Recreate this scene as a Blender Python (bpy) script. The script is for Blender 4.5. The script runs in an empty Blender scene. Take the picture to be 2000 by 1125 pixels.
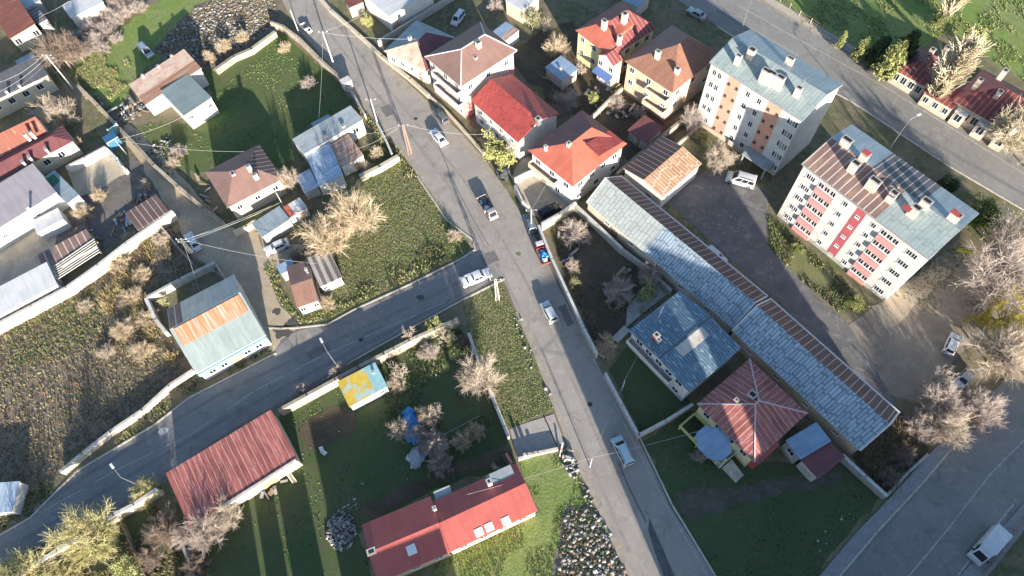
import bpy, bmesh, math, random
import numpy as np
from mathutils import Vector, Matrix
RNG = random.Random(11)
NP = np.random.default_rng(5)
sc = bpy.context.scene
COL = sc.collection
rad = math.radians

# ------------------------------------------------------------------ camera
F, SX, SY, H = 1310.0, 1050.0, 1280.0, 95.0      # focal length in photo pixels, nadir point, flying height
_d = np.array([SX - 1000, SY - 562.5, F]); _n = _d / np.linalg.norm(_d)
ZC = -_n
YV = np.array([0, -1.0, 0]); YV -= YV @ _n * _n; YV /= np.linalg.norm(YV)
XV = np.cross(YV, ZC)
def U(px, py, h=0.0):
    "world point seen at photo pixel (px,py) at height h"
    v = np.array([px - 1000, py - 562.5, F]); r = np.array([v @ XV, v @ YV, v @ ZC])
    t = (H - h) / (-r[2])
    return np.array([r[0] * t, r[1] * t, h])
def ray(px, py):
    v = np.array([px - 1000, py - 562.5, F]); return np.array([v @ XV, v @ YV, v @ ZC])
cam = bpy.data.cameras.new('camera'); camo = bpy.data.objects.new('camera', cam); COL.objects.link(camo)
cam.sensor_width = 36; cam.lens = 36 * F / 2000; cam.clip_end = 6000; cam.clip_start = 1
M4 = Matrix(((XV[0], -XV[1], -XV[2], 0), (YV[0], -YV[1], -YV[2], 0), (ZC[0], -ZC[1], -ZC[2], H), (0, 0, 0, 1)))
camo.matrix_world = M4
sc.camera = camo

# ------------------------------------------------------------------ light
SUN_AZ, SUN_EL = -69.5, 13.0          # direction towards the sun (degrees from +x), elevation
sdir = Vector((math.cos(rad(SUN_AZ)) * math.cos(rad(SUN_EL)), math.sin(rad(SUN_AZ)) * math.cos(rad(SUN_EL)), math.sin(rad(SUN_EL))))
sl = bpy.data.lights.new('sun', 'SUN'); sl.energy = 4.5; sl.angle = rad(0.6); sl.color = (1, .915, .79)
so = bpy.data.objects.new('sun', sl); COL.objects.link(so); so.location = sdir * 300
so.rotation_euler = sdir.to_track_quat('Z', 'Y').to_euler()
w = bpy.data.worlds.new('World'); sc.world = w; w.use_nodes = True
nt = w.node_tree; bg = nt.nodes['Background']
sky = nt.nodes.new('ShaderNodeTexSky'); sky.sky_type = 'NISHITA'; sky.sun_disc = False
sky.sun_elevation = rad(SUN_EL); sky.sun_rotation = rad(90 - SUN_AZ); sky.air_density = 1.0; sky.dust_density = .7; sky.ozone_density = 2.2
nt.links.new(sky.outputs[0], bg.inputs[0]); bg.inputs[1].default_value = 0.088
sc.view_settings.view_transform = 'Standard'; sc.view_settings.look = 'None'; sc.view_settings.gamma = 1
sc.view_settings.exposure = 1.82
sc.render.engine = 'CYCLES'; sc.cycles.max_bounces = 4; sc.cycles.diffuse_bounces = 3; sc.cycles.use_denoising = True

# ------------------------------------------------------------------ materials
MC = {}
class NT:
    def __init__(s, name, rough=.8, metal=0.0, spec=.3):
        s.m = bpy.data.materials.new(name); s.m.use_nodes = True; s.t = s.m.node_tree
        s.b = s.t.nodes['Principled BSDF']; s.b.inputs['Roughness'].default_value = rough
        s.b.inputs['Metallic'].default_value = metal; s.b.inputs['Specular IOR Level'].default_value = spec
    def n(s, k, **kw):
        x = s.t.nodes.new(k)
        for a, b in kw.items(): setattr(x, a, b)
        return x
    def l(s, a, b): s.t.links.new(a, b)
    def math(s, op, a, b=None, c=None, clamp=False):
        x = s.n('ShaderNodeMath', operation=op); x.use_clamp = clamp
        for i, q in enumerate((a, b, c)):
            if q is None: continue
            if isinstance(q, (int, float)): x.inputs[i].default_value = q
            else: s.l(q, x.inputs[i])
        return x.outputs[0]
    def mix(s, f, a, b, bt='MIX'):
        x = s.n('ShaderNodeMix', data_type='RGBA', blend_type=bt)
        if isinstance(f, (int, float)): x.inputs[0].default_value = f
        else: s.l(f, x.inputs[0])
        for i, q in ((6, a), (7, b)):
            if isinstance(q, tuple): x.inputs[i].default_value = (*q, 1)
            else: s.l(q, x.inputs[i])
        return x.outputs[2]
    def noise(s, vec, scale, detail=4, rough=.6, dist=0):
        x = s.n('ShaderNodeTexNoise'); x.inputs['Scale'].default_value = scale
        x.inputs['Detail'].default_value = detail; x.inputs['Roughness'].default_value = rough; x.inputs['Distortion'].default_value = dist
        s.l(vec, x.inputs['Vector']); return x.outputs['Fac']
    def ramp(s, v, lo, hi):
        x = s.n('ShaderNodeMapRange'); x.interpolation_type = 'SMOOTHSTEP'
        s.l(v, x.inputs[0]); x.inputs[1].default_value = lo; x.inputs[2].default_value = hi
        return x.outputs[0]
    def comb(s, a, b, c=0.0):
        x = s.n('ShaderNodeCombineXYZ')
        for i, q in enumerate((a, b, c)):
            if isinstance(q, (int, float)): x.inputs[i].default_value = q
            else: s.l(q, x.inputs[i])
        return x.outputs[0]
    def bump(s, hgt, st, d=.05):
        x = s.n('ShaderNodeBump'); x.inputs['Strength'].default_value = st; x.inputs['Distance'].default_value = d
        s.l(hgt, x.inputs['Height']); s.l(x.outputs[0], s.b.inputs['Normal'])
    def col(s, c): s.l(c, s.b.inputs['Base Color'])
    def pos(s): return s.n('ShaderNodeNewGeometry').outputs['Position']
    def obj(s): return s.n('ShaderNodeTexCoord').outputs['Object']
    def uv(s):
        x = s.n('ShaderNodeSeparateXYZ'); s.l(s.n('ShaderNodeUVMap').outputs[0], x.inputs[0]); return x.outputs[0], x.outputs[1]
def mul(c, k): return tuple(min(1, x * k) for x in c)

def M(name, c, c2=None, scale=2.0, rough=.8, metal=0.0, bump=0.0, spec=.3, lo=.35, hi=.65):
    if name in MC: return MC[name]
    q = NT(name, rough, metal, spec); p = q.pos()
    c2 = c2 or mul(c, .72)
    n = q.noise(p, scale); k = q.mix(q.ramp(n, lo, hi), c, c2)
    k = q.mix(q.ramp(q.noise(p, scale * 7, 2), .3, .7), k, q.mix(.18, k, mul(c2, .55)))
    q.col(k)
    if bump: q.bump(q.noise(p, scale * 6, 3), bump)
    MC[name] = q.m; return q.m

def roofM(name, c, c2, p=.6, seam=.7, sw=.12, pv=0.0, rust=None, ramt=.5, rough=.55, metal=0.0, jit=.25, st=(.9, .12), rsc=(.5, .12)):
    "sheet roof: u runs along the eave and v up the slope, in metres"
    if name in MC: return MC[name]
    q = NT(name, rough, metal, .4); u, v = q.uv()
    vec = q.comb(q.math('MULTIPLY', u, st[0]), q.math('MULTIPLY', v, st[1]))
    k = q.mix(q.ramp(q.noise(vec, 1.6, 5), .36, .64), c, c2)
    k = q.mix(q.ramp(q.noise(q.comb(u, v), .35, 3), .4, .7), k, q.mix(.45, k, mul(c2, .8)))
    iu = q.math('FLOOR', q.math('DIVIDE', u, p))
    if pv:
        w0 = q.n('ShaderNodeTexWhiteNoise', noise_dimensions='1D'); q.l(iu, w0.inputs['W'])
        v = q.math('ADD', v, q.math('MULTIPLY', w0.outputs['Value'], pv * .55))
    iv = q.math('FLOOR', q.math('DIVIDE', v, pv)) if pv else 0.0
    wn = q.n('ShaderNodeTexWhiteNoise', noise_dimensions='2D'); q.l(q.comb(iu, iv), wn.inputs['Vector'])
    k = q.mix(q.math('MULTIPLY', wn.outputs['Value'], jit), k, mul(c2, .45))
    if rust:
        rv = q.noise(q.comb(q.math('MULTIPLY', u, rsc[0]), q.math('MULTIPLY', v, rsc[1]), 3.3), 1.5, 6, .7)
        k = q.mix(q.ramp(rv, .66 - .3 * ramt, .80 - .3 * ramt), k, rust)
    fr = q.math('FRACT', q.math('DIVIDE', u, p)); ms = q.math('LESS_THAN', fr, sw)
    if pv: ms = q.math('MAXIMUM', ms, q.math('MULTIPLY', q.math('LESS_THAN', q.math('FRACT', q.math('DIVIDE', v, pv)), sw * .6), .8))
    k = q.mix(q.math('MULTIPLY', ms, .85), k, q.mix(1.0, k, (seam, seam, seam), 'MULTIPLY') if seam <= 1 else q.mix(seam - 1, k, (.85, .83, .8)))
    k = q.mix(q.ramp(q.noise(q.comb(u, v), 6, 3), .35, .75), k, q.mix(.22, k, mul(c2, .4)))
    q.col(k)
    q.bump(q.math('ADD', ms, q.math('MULTIPLY', q.noise(q.comb(u, v), 3, 2), .5)), .35, .04)
    MC[name] = q.m; return q.m

def wallM(name, c, c2=None, stain=.25):
    if name in MC: return MC[name]
    q = NT(name, .85, 0, .2); u, v = q.uv(); c2 = c2 or mul(c, .8)
    k = q.mix(q.ramp(q.noise(q.comb(u, v), .7, 5), .35, .7), c, c2)
    k = q.mix(q.math('MULTIPLY', q.ramp(q.noise(q.comb(q.math('MULTIPLY', u, 2.2), q.math('MULTIPLY', v, .25)), 1.3, 4), .5, .75), stain), k, mul(c2, .5))
    dirt = q.math('MULTIPLY', q.ramp(v, 1.1, .0), q.noise(q.comb(u, v), 2.5, 3))
    k = q.mix(q.math('MULTIPLY', dirt, stain * 1.6, None, True), k, (.2, .17, .14))
    q.col(k); q.bump(q.noise(q.comb(u, v), 9, 3), .15, .02)
    MC[name] = q.m; return q.m

def groundM(name, a, b, c, s1=.12, s2=.9, s3=6.0, t=(.4, .6), rough=.95, bump=.4, spots=None):
    "a,b large patches, c finer patches"
    if name in MC: return MC[name]
    q = NT(name, rough, 0, .15); p = q.pos()
    k = q.mix(q.ramp(q.noise(p, s1, 5, .65, .6), t[0], t[1]), a, b)
    k = q.mix(q.math('MULTIPLY', q.ramp(q.noise(p, s2, 5, .7, .4), .42, .66), .8), k, c)
    k = q.mix(q.ramp(q.noise(p, s3, 3, .7), .3, .75), k, q.mix(.55, k, mul(a, .45)))
    if spots:
        k = q.mix(q.ramp(q.noise(p, 2.2, 2, .5), .68, .74), k, spots)
    q.col(k); q.bump(q.noise(p, s3, 4), bump, .12)
    MC[name] = q.m; return q.m

def asphaltM(name, c, c2, light, s1=.15):
    if name in MC: return MC[name]
    q = NT(name, .85, 0, .25); p = q.pos()
    k = q.mix(q.ramp(q.noise(p, s1, 6, .62, .5), .36, .66), c, c2)
    k = q.mix(q.math('MULTIPLY', q.ramp(q.noise(p, .7, 5, .7, .8), .50, .70), .75), k, light)
    vo = q.n('ShaderNodeTexVoronoi', feature='DISTANCE_TO_EDGE'); vo.inputs['Scale'].default_value = .22
    wp = q.n('ShaderNodeVectorMath', operation='ADD'); nz = q.n('ShaderNodeTexNoise'); nz.inputs['Scale'].default_value = .5
    q.l(p, nz.inputs['Vector']); q.l(p, wp.inputs[0]); q.l(nz.outputs['Color'], wp.inputs[1]); q.l(wp.outputs[0], vo.inputs['Vector'])
    k = q.mix(q.math('MULTIPLY', q.math('LESS_THAN', vo.outputs['Distance'], .008), .16), k, mul(c, .4))
    k = q.mix(q.math('MULTIPLY', q.ramp(q.noise(p, .33, 4, .7, 1.5), .54, .68), .55), k, mul(c, .55))
    k = q.mix(q.ramp(q.noise(p, 14, 2), .3, .7), k, q.mix(.3, k, mul(c, .5)))
    q.col(k); q.bump(q.noise(p, 12, 3), .2, .03)
    MC[name] = q.m; return q.m

GLASS = NT('window_glass', .08, 0, .5); GLASS.b.inputs['Base Color'].default_value = (.018, .022, .03, 1); GLASS = GLASS.m
def plain(name, c, rough=.5, metal=0.0, spec=.4):
    if name in MC: return MC[name]
    return M(name, c, mul(c, .86), 3, rough, metal, 0, spec)
WHITE = wallM('white_plaster', (.60, .58, .55), (.50, .47, .44))
CREAM = wallM('cream_plaster', (.56, .49, .38), (.46, .39, .30))
LILAC = wallM('pale_pink_plaster', (.60, .50, .48), (.50, .40, .39))
YELLOW = wallM('yellow_plaster', (.72, .64, .36), (.62, .54, .31))
TAN = wallM('tan_plaster', (.62, .46, .34), (.52, .37, .27))
PINKRED = wallM('rose_plaster', (.62, .24, .22), (.50, .18, .17))
GREYW = wallM('grey_render', (.42, .40, .38), (.32, .30, .28))
STONE = wallM('rough_stone', (.44, .38, .30), (.28, .23, .18), .6)
CONC = M('weathered_concrete', (.46, .44, .41), (.33, .31, .29), 1.5, .9, 0, .3)
CONCL = M('pale_concrete', (.62, .56, .47), (.46, .40, .33), 1.2, .9, 0, .3)
FRAME = plain('white_window_frame', (.72, .72, .72), .5)
BRICKC = M('chimney_plaster', (.68, .60, .54), (.5, .4, .34), 3)
DARK = plain('dark_void', (.02, .02, .022), .9)
METALG = plain('galvanised_steel', (.45, .46, .47), .4, .7)
WOOD = M('weathered_timber', (.34, .26, .18), (.22, .16, .11), 4)
POLEC = M('concrete_pole', (.62, .58, .53), (.5, .46, .42), 2)

# ------------------------------------------------------------------ mesh builder
class MB:
    def __init__(s): s.v = []; s.f = []; s.m = []
    def face(s, pts, mi=0):
        i = len(s.v); s.v += [tuple(map(float, p)) for p in pts]; s.f.append(tuple(range(i, i + len(pts)))); s.m.append(mi)
    def poly(s, vs, fs, mi=0):
        i = len(s.v); s.v += [tuple(map(float, p)) for p in vs]
        for k, f in enumerate(fs): s.f.append(tuple(i + a for a in f)); s.m.append(mi if isinstance(mi, int) else mi[k])
    def box(s, x0, y0, z0, x1, y1, z1, mi=0):
        s.poly([(x0, y0, z0), (x1, y0, z0), (x1, y1, z0), (x0, y1, z0), (x0, y0, z1), (x1, y0, z1), (x1, y1, z1), (x0, y1, z1)],
               [(0, 3, 2, 1), (4, 5, 6, 7), (0, 1, 5, 4), (1, 2, 6, 5), (2, 3, 7, 6), (3, 0, 4, 7)], mi)
    def bar(s, p, q, w, h, mi=0):
        "rectangular bar from p to q, width w (sideways) and height h, p/q on its bottom centre line"
        p = Vector(p); q = Vector(q); d = (q - p); d2 = Vector((d.x, d.y, 0)); n = Vector((-d2.y, d2.x, 0)).normalized() * (w / 2) if d2.length > 1e-6 else Vector((w / 2, 0, 0))
        up = Vector((0, 0, h))
        a, b, c, e = p - n, q - n, q + n, p + n
        s.poly([a, b, c, e, a + up, b + up, c + up, e + up], [(0, 3, 2, 1), (4, 5, 6, 7), (0, 1, 5, 4), (1, 2, 6, 5), (2, 3, 7, 6), (3, 0, 4, 7)], mi)
    def tube(s, p, q, r0, r1=None, n=6, mi=0, cap=True):
        p = Vector(p); q = Vector(q); r1 = r0 if r1 is None else r1; d = (q - p).normalized()
        a = d.orthogonal().normalized(); b = d.cross(a)
        vs = []
        for c, r in ((p, r0), (q, r1)):
            for k in range(n):
                t = 2 * math.pi * k / n; vs.append(c + a * (math.cos(t) * r) + b * (math.sin(t) * r))
        fs = [(k, (k + 1) % n, n + (k + 1) % n, n + k) for k in range(n)]
        if cap: fs += [tuple(range(n - 1, -1, -1)), tuple(range(n, 2 * n))]
        s.poly(vs, fs, mi)
    def prism(s, pts, z0, z1, mi=0):
        n = len(pts); a = sum(pts[i][0] * pts[(i + 1) % n][1] - pts[(i + 1) % n][0] * pts[i][1] for i in range(n))
        if a < 0: pts = pts[::-1]
        vs = [(x, y, z0) for x, y in pts] + [(x, y, z1) for x, y in pts]
        s.poly(vs, [tuple(range(n - 1, -1, -1)), tuple(range(n, 2 * n))] + [(i, (i + 1) % n, n + (i + 1) % n, n + i) for i in range(n)], mi)
    def slab(s, vs, fs, mats, t=.12, em=None):
        "top faces plus underside and rim"
        n = len(vs); lo = [(x, y, z - t) for x, y, z in vs]
        edges = {}
        for f in fs:
            for i in range(len(f)):
                a, b = f[i], f[(i + 1) % len(f)]; edges[(a, b)] = 1
        F = list(fs); mm = list(mats)
        for f in fs: F.append(tuple(n + a for a in reversed(f))); mm.append(mats[0] if em is None else em)
        for (a, b) in edges:
            if (b, a) not in edges: F.append((b, a, n + a, n + b)); mm.append(mats[0] if em is None else em)
        s.poly(list(vs) + lo, F, mm)
    def build(s, name, mats, parent=None, loc=None, smooth=False):
        if not isinstance(mats, (list, tuple)): mats = [mats]
        o3 = np.zeros(3) if loc is None else np.array(loc, float)
        vs = [(a - o3[0], b - o3[1], c - o3[2]) for a, b, c in s.v] if loc is not None else s.v
        me = bpy.data.meshes.new(name); me.from_pydata(vs, [], s.f)
        for m in mats: me.materials.append(m)
        me.polygons.foreach_set('material_index', s.m)
        me.update()
        uv = me.uv_layers.new(name='UVMap').data
        for pl in me.polygons:
            nn = pl.normal
            if abs(nn.z) > .995: uu, vv = Vector((1, 0, 0)), Vector((0, 1, 0))
            else:
                uu = Vector((-nn.y, nn.x, 0)).normalized(); vv = nn.cross(uu)
            for li in pl.loop_indices:
                co = me.vertices[me.loops[li].vertex_index].co; uv[li].uv = (co.dot(uu), co.dot(vv))
        if smooth: me.polygons.foreach_set('use_smooth', [True] * len(me.polygons))
        return link(name, me, parent, loc)
def link(name, me, parent=None, loc=None, rz=0.0):
    o = bpy.data.objects.new(name, me); COL.objects.link(o)
    if parent is not None: o.parent = parent
    if loc is not None: o.location = loc
    if rz: o.rotation_euler = (0, 0, rz)
    return o
def tag(o, label, cat=None, group=None, kind=None):
    if label: o['label'] = label
    if cat: o['category'] = cat
    if group: o['group'] = group
    if kind: o['kind'] = kind
    return o
def thing(name, label, cat, loc=(0, 0, 0), rz=0.0, group=None):
    return tag(link(name, None, None, loc, rz), label, cat, group)
def inst(o, parent=None, loc=None, rz=None, scale=None):
    c = o.copy(); COL.objects.link(c); c.parent = parent
    if loc is not None: c.location = loc
    if rz is not None: c.rotation_euler = (0, 0, rz)
    if scale is not None: c.scale = scale
    return c
def np_mesh(name, V, Fq, mats, mi=None, smooth=False):
    "V (n,3), Fq (m,k) all faces with k corners"
    me = bpy.data.meshes.new(name); n, k = Fq.shape
    me.vertices.add(len(V)); me.vertices.foreach_set('co', V.astype(np.float32).ravel())
    me.loops.add(n * k); me.loops.foreach_set('vertex_index', Fq.astype(np.int32).ravel())
    me.polygons.add(n); me.polygons.foreach_set('loop_start', np.arange(0, n * k, k, dtype=np.int32))
    me.polygons.foreach_set('loop_total', np.full(n, k, np.int32))
    for m in mats: me.materials.append(m)
    if mi is not None: me.polygons.foreach_set('material_index', mi.astype(np.int32))
    if smooth: me.polygons.foreach_set('use_smooth', np.ones(n, bool))
    me.update(calc_edges=True); return me
# ------------------------------------------------------------------ buildings
WCACHE = {}
def window(parent, loc, rz, w=1.2, h=1.3, frame=None, two=True):
    frame = frame or FRAME; key = (w, h, frame.name)
    if key not in WCACHE:
        b = MB(); t = .09
        b.box(-w/2, -.05, -h/2, -w/2 + t, .03, h/2); b.box(w/2 - t, -.05, -h/2, w/2, .03, h/2)
        b.box(-w/2 + t, -.05, h/2 - t, w/2 - t, .03, h/2); b.box(-w/2 + t, -.05, -h/2, w/2 - t, .03, -h/2 + t)
        if two: b.box(-.03, -.045, -h/2 + t, .03, .03, h/2 - t)
        b.box(-w/2 - .06, -.14, -h/2 - .07, w/2 + .06, .03, -h/2)
        f = b.build('window', frame, parent, None)
        b = MB(); b.box(-w/2 + t, -.018, -h/2 + t, w/2 - t, .02, h/2 - t)
        p = b.build('pane', GLASS, f, None); WCACHE[key] = (f, p)
        f.location = loc; f.rotation_euler = (0, 0, rz); return f
    f0, p0 = WCACHE[key]; f = inst(f0, parent, loc, rz); inst(p0, f); return f

class House:
    "A,B,C: photo pixels of the front-left, front-right and back-right eave corners, all at height he"
    def __init__(s, name, label, cat, A, B, C, he, over=.3, group=None, base=0.0):
        a, b, c = (U(*q, he) for q in (A, B, C)); e1 = b - a; e2 = c - b
        l1 = math.hypot(e1[0], e1[1]); l2 = math.hypot(e2[0], e2[1])
        a1 = math.atan2(e1[1], e1[0]); a2 = math.atan2(e2[1], e2[0]) - math.pi / 2
        d = (a2 - a1 + math.pi) % (2 * math.pi) - math.pi; ang = a1 + d * l2 / (l1 + l2)
        ux = np.array([math.cos(ang), math.sin(ang)]); uy = np.array([-ux[1], ux[0]])
        s.L = abs(e1[:2] @ ux); s.D = abs(e2[:2] @ uy); cen = b[:2] - ux * s.L / 2 + uy * s.D / 2
        s.c = cen; s.ang = ang; s.ux = ux; s.uy = uy; s.he = he; s.ov = over
        s.root = thing(name, label, cat, (cen[0], cen[1], base), ang, group)
        s.rh = 0; s.kind = None; s.roofo = None; s.yr = 0
    def l(s, px, py, h):
        p = U(px, py, h)[:2] - s.c; return (p @ s.ux, p @ s.uy, h)
    def plane(s, axis, val, px, py):
        "where the sight line of a pixel meets the local plane x=val / y=val"
        r = ray(px, py); o = -s.c; n = s.ux if axis == 'x' else s.uy
        t = (val - o @ n) / (r[:2] @ n); p = o + r[:2] * t
        return (p @ s.ux, p @ s.uy, H + r[2] * t)
    def ridge(s, px, py, axis='x', f=0.0):
        v = (s.D if axis == 'x' else s.L) * f
        return max(.15, s.plane('y' if axis == 'x' else 'x', v, px, py)[2] - s.he)
    def add(s, mb, name, mats, parent=None): return mb.build(name, mats, parent or s.root)
    def walls(s, m, kind='flat', rh=0, yr=0.0, hb=None, z0=0.0, front=None):
        x, y = s.L / 2 - s.ov, s.D / 2 - s.ov; z = s.he - .1; b = MB()
        zb = z if hb is None else hb - .1
        k = s.ov / (s.D / 2) * rh if kind == 'x' else (s.ov / (s.L / 2) * rh if kind == 'y' else 0)
        fm = 0 if front is None else 1
        ms = [m] if front is None else [m, front]
        def P(p, i=0): b.face(p, i)
        if kind == 'x':
            zf = z + k; P([(-x, -y, z0), (x, -y, z0), (x, -y, zf), (-x, -y, zf)], fm); P([(x, y, z0), (-x, y, z0), (-x, y, zb + k), (x, y, zb + k)])
            P([(x, -y, z0), (x, y, z0), (x, y, zb + k), (x, yr, s.he + rh - .1), (x, -y, zf)])
            P([(-x, y, z0), (-x, -y, z0), (-x, -y, zf), (-x, yr, s.he + rh - .1), (-x, y, zb + k)])
        elif kind == 'y':
            zf = z + k; P([(x, -y, z0), (x, y, z0), (x, y, zf), (x, -y, zf)]); P([(-x, y, z0), (-x, -y, z0), (-x, -y, zf), (-x, y, zf)])
            P([(-x, -y, z0), (x, -y, z0), (x, -y, zf), (yr, -y, s.he + rh - .1), (-x, -y, zf)], fm)
            P([(x, y, z0), (-x, y, z0), (-x, y, zf), (yr, y, s.he + rh - .1), (x, y, zf)])
        else:
            P([(-x, -y, z0), (x, -y, z0), (x, -y, z), (-x, -y, z)], fm); P([(x, y, z0), (-x, y, z0), (-x, y, zb), (x, y, zb)])
            P([(x, -y, z0), (x, y, z0), (x, y, zb), (x, -y, z)]); P([(-x, y, z0), (-x, -y, z0), (-x, -y, z), (-x, y, zb)])
            P([(-x, -y, z), (x, -y, z), (x, y, zb), (-x, y, zb)])
        return s.add(b, 'wall', ms)
    def gable(s, mats, rh, axis='x', f=0.0, front=((1, 0),), back=((1, 0),), t=.14, hb=None, wall=WHITE, fwall=None, rim=None, capm=None):
        "front/back: ((fraction end, material index), ...) strips along the ridge"
        x, y = s.L / 2, s.D / 2; z = s.he; zb = z if hb is None else hb; b = MB(); vs = []; fs = []; mi = []
        ms = list(mats) + ([rim] if rim else []); em = len(mats) if rim else None
        r = (s.D if axis == 'x' else s.L) * f
        def strip(lst, side):
            a = 0
            for e, m in lst:
                i = len(vs)
                if axis == 'x':
                    xa, xb = -x + a * s.L, -x + e * s.L
                    if side == 0: vs.extend([(xa, -y, z), (xb, -y, z), (xb, r, z + rh), (xa, r, z + rh)])
                    else: vs.extend([(xb, y, zb), (xa, y, zb), (xa, r, z + rh), (xb, r, z + rh)])
                else:
                    ya, yb = -y + a * s.D, -y + e * s.D
                    if side == 0: vs.extend([(-x, yb, z), (-x, ya, z), (r, ya, z + rh), (r, yb, z + rh)])
                    else: vs.extend([(x, ya, zb), (x, yb, zb), (r, yb, z + rh), (r, ya, z + rh)])
                fs.append((i, i + 1, i + 2, i + 3)); mi.append(m); a = e
        strip(front, 0); strip(back, 1)
        b.slab(vs, fs, mi, t, em)
        if capm is not None:
            ms.append(capm); k = len(ms) - 1
            if axis == 'x': b.box(-x, r - .13, z + rh - .02, x, r + .13, z + rh + .05, k)
            else: b.box(r - .13, -y, z + rh - .02, r + .13, y, z + rh + .05, k)
        s.rh = rh; s.kind = axis; s.yr = r
        s.walls(wall, axis, rh - t * .6, r, hb, 0, fwall)
        s.roofo = s.add(b, 'roof', ms); return s.roofo
    def hip(s, mats, rh, axis='y', a=.5, c=.5, off=0.0, mi=(0, 0, 0, 0), t=.14, wall=WHITE, fwall=None, caps=None, rim=None):
        "a,c: run of the hips at the two ridge ends as a share of the half width; mi: front,right,back,left"
        x, y = s.L / 2, s.D / 2; z = s.he; b = MB()
        if axis == 'y': r0, r1 = (off * s.L, -y + a * x, z + rh), (off * s.L, y - c * x, z + rh)
        else: r0, r1 = (-x + a * y, off * s.D, z + rh), (x - c * y, off * s.D, z + rh)
        vs = [(-x, -y, z), (x, -y, z), (x, y, z), (-x, y, z), r0, r1]
        fs = [(0, 1, 4), (1, 2, 5, 4), (2, 3, 5), (3, 0, 4, 5)] if axis == 'y' else [(0, 1, 5, 4), (1, 2, 5), (2, 3, 4, 5), (3, 0, 4)]
        ms = list(mats) + ([rim] if rim else [])
        b.slab(vs, fs, list(mi), t, len(mats) if rim else None)
        if caps:
            ms.append(caps); k = len(ms) - 1
            ends = [(0, 4), (1, 4), (2, 5), (3, 5), (4, 5)] if axis == 'y' else [(0, 4), (3, 4), (1, 5), (2, 5), (4, 5)]
            for i, j in ends: b.bar(Vector(vs[i]) + Vector((0, 0, -.02)), Vector(vs[j]) + Vector((0, 0, -.02)), .2, .09, k)
        s.rh = rh; s.kind = 'hip'; s.walls(wall, 'flat', 0, 0, None, 0, fwall)
        s.roofo = s.add(b, 'roof', ms); return s.roofo
    def shed(s, mats, hb=None, strips=((1, 0),), t=.14, wall=WHITE, fwall=None, rim=None):
        x, y = s.L / 2, s.D / 2; zb = s.he if hb is None else hb; b = MB(); vs = []; fs = []; mi = []; a = 0
        for e, m in strips:
            i = len(vs); xa, xb = -x + a * s.L, -x + e * s.L
            vs += [(xa, -y, s.he), (xb, -y, s.he), (xb, y, zb), (xa, y, zb)]; fs.append((i, i + 1, i + 2, i + 3)); mi.append(m); a = e
        ms = list(mats) + ([rim] if rim else [])
        b.slab(vs, fs, mi, t, len(mats) if rim else None)
        s.walls(wall, 'flat', 0, 0, hb, 0, fwall); s.roofo = s.add(b, 'roof', ms); return s.roofo
    def chimney(s, px, py, ztop, w=.7, d=.7, drop=1.8, m=None, cap=True, name='chimney'):
        x, y, z = s.l(px, py, ztop); b = MB(); m = m or BRICKC
        b.box(-w/2, -d/2, -drop, w/2, d/2, -.08); ms = [m, DARK, CONC]
        if cap: b.box(-w/2 - .08, -d/2 - .08, -.08, w/2 + .08, d/2 + .08, .04, 2); b.box(-w/2 + .14, -d/2 + .14, .04, w/2 - .14, d/2 - .14, .06, 1)
        else: b.box(-w/2, -d/2, -.08, w/2, d/2, 0, 0)
        return s._at(b, name, ms, (x, y, z))
    def _at(s, b, name, ms, loc):
        o = b.build(name, ms, s.roofo or s.root); o.location = loc; return o
    FACES = {'F': (0, 'y', -1), 'R': (90, 'x', 1), 'K': (180, 'y', 1), 'L': (-90, 'x', -1)}
    def fpos(s, face, t, z, out=0.0):
        "t metres along the face, measured from its middle to the right as seen from outside"
        y, x = s.D / 2 - s.ov + out, s.L / 2 - s.ov + out
        return {'F': (t, -y, z), 'R': (x, t, z), 'K': (-t, y, z), 'L': (-x, -t, z)}[face]
    def fpx(s, face, px, py):
        y, x = s.D / 2 - s.ov, s.L / 2 - s.ov
        if face in 'FK':
            p = s.plane('y', -y if face == 'F' else y, px, py); return (p[0] if face == 'F' else -p[0]), p[2]
        p = s.plane('x', x if face == 'R' else -x, px, py); return (p[1] if face == 'R' else -p[1]), p[2]
    def win(s, face, t, z, w=1.2, h=1.3, frame=None):
        return window(s.root, s.fpos(face, t, z), rad(s.FACES[face][0]), w, h, frame)
    def winpx(s, face, pts, w=1.2, h=1.3, frame=None, zlo=.9):
        for px, py in pts:
            t, z = s.fpx(face, px, py); z = min(max(z, zlo), s.he - h / 2 - .2); s.win(face, t, z, w, h, frame)
    def wins(s, face, n, z, w=1.2, h=1.3, m=.15, frame=None):
        wd = (s.L if face in 'FK' else s.D) - 2 * s.ov
        for i in range(n): s.win(face, -wd/2 + wd * (m + (1 - 2 * m) * (i / (n - 1) if n > 1 else .5)), z, w, h, frame)
    def panel(s, face, t0, t1, z0, z1, m, name='painted_panel', out=.012, dep=.03):
        b = MB(); b.box(t0, -out, z0, t1, dep, z1); o = b.build(name, m, s.root)
        o.location = s.fpos(face, 0, 0); o.rotation_euler = (0, 0, rad(s.FACES[face][0])); return o
    def door(s, face, t, w=.95, h=2.05, m=None, z=0.0):
        b = MB(); b.box(-w/2 - .08, -.05, z, w/2 + .08, .03, z + h + .08, 1); b.box(-w/2, -.07, z, w/2, .0, z + h)
        o = b.build('door', [m or WOOD, FRAME], s.root); o.location = s.fpos(face, t, 0); o.rotation_euler = (0, 0, rad(s.FACES[face][0]))
        k = MB(); k.box(w/2 - .16, -.12, z + .95, w/2 - .06, -.07, z + 1.05); k.build('handle', METALG, o); return o
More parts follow.
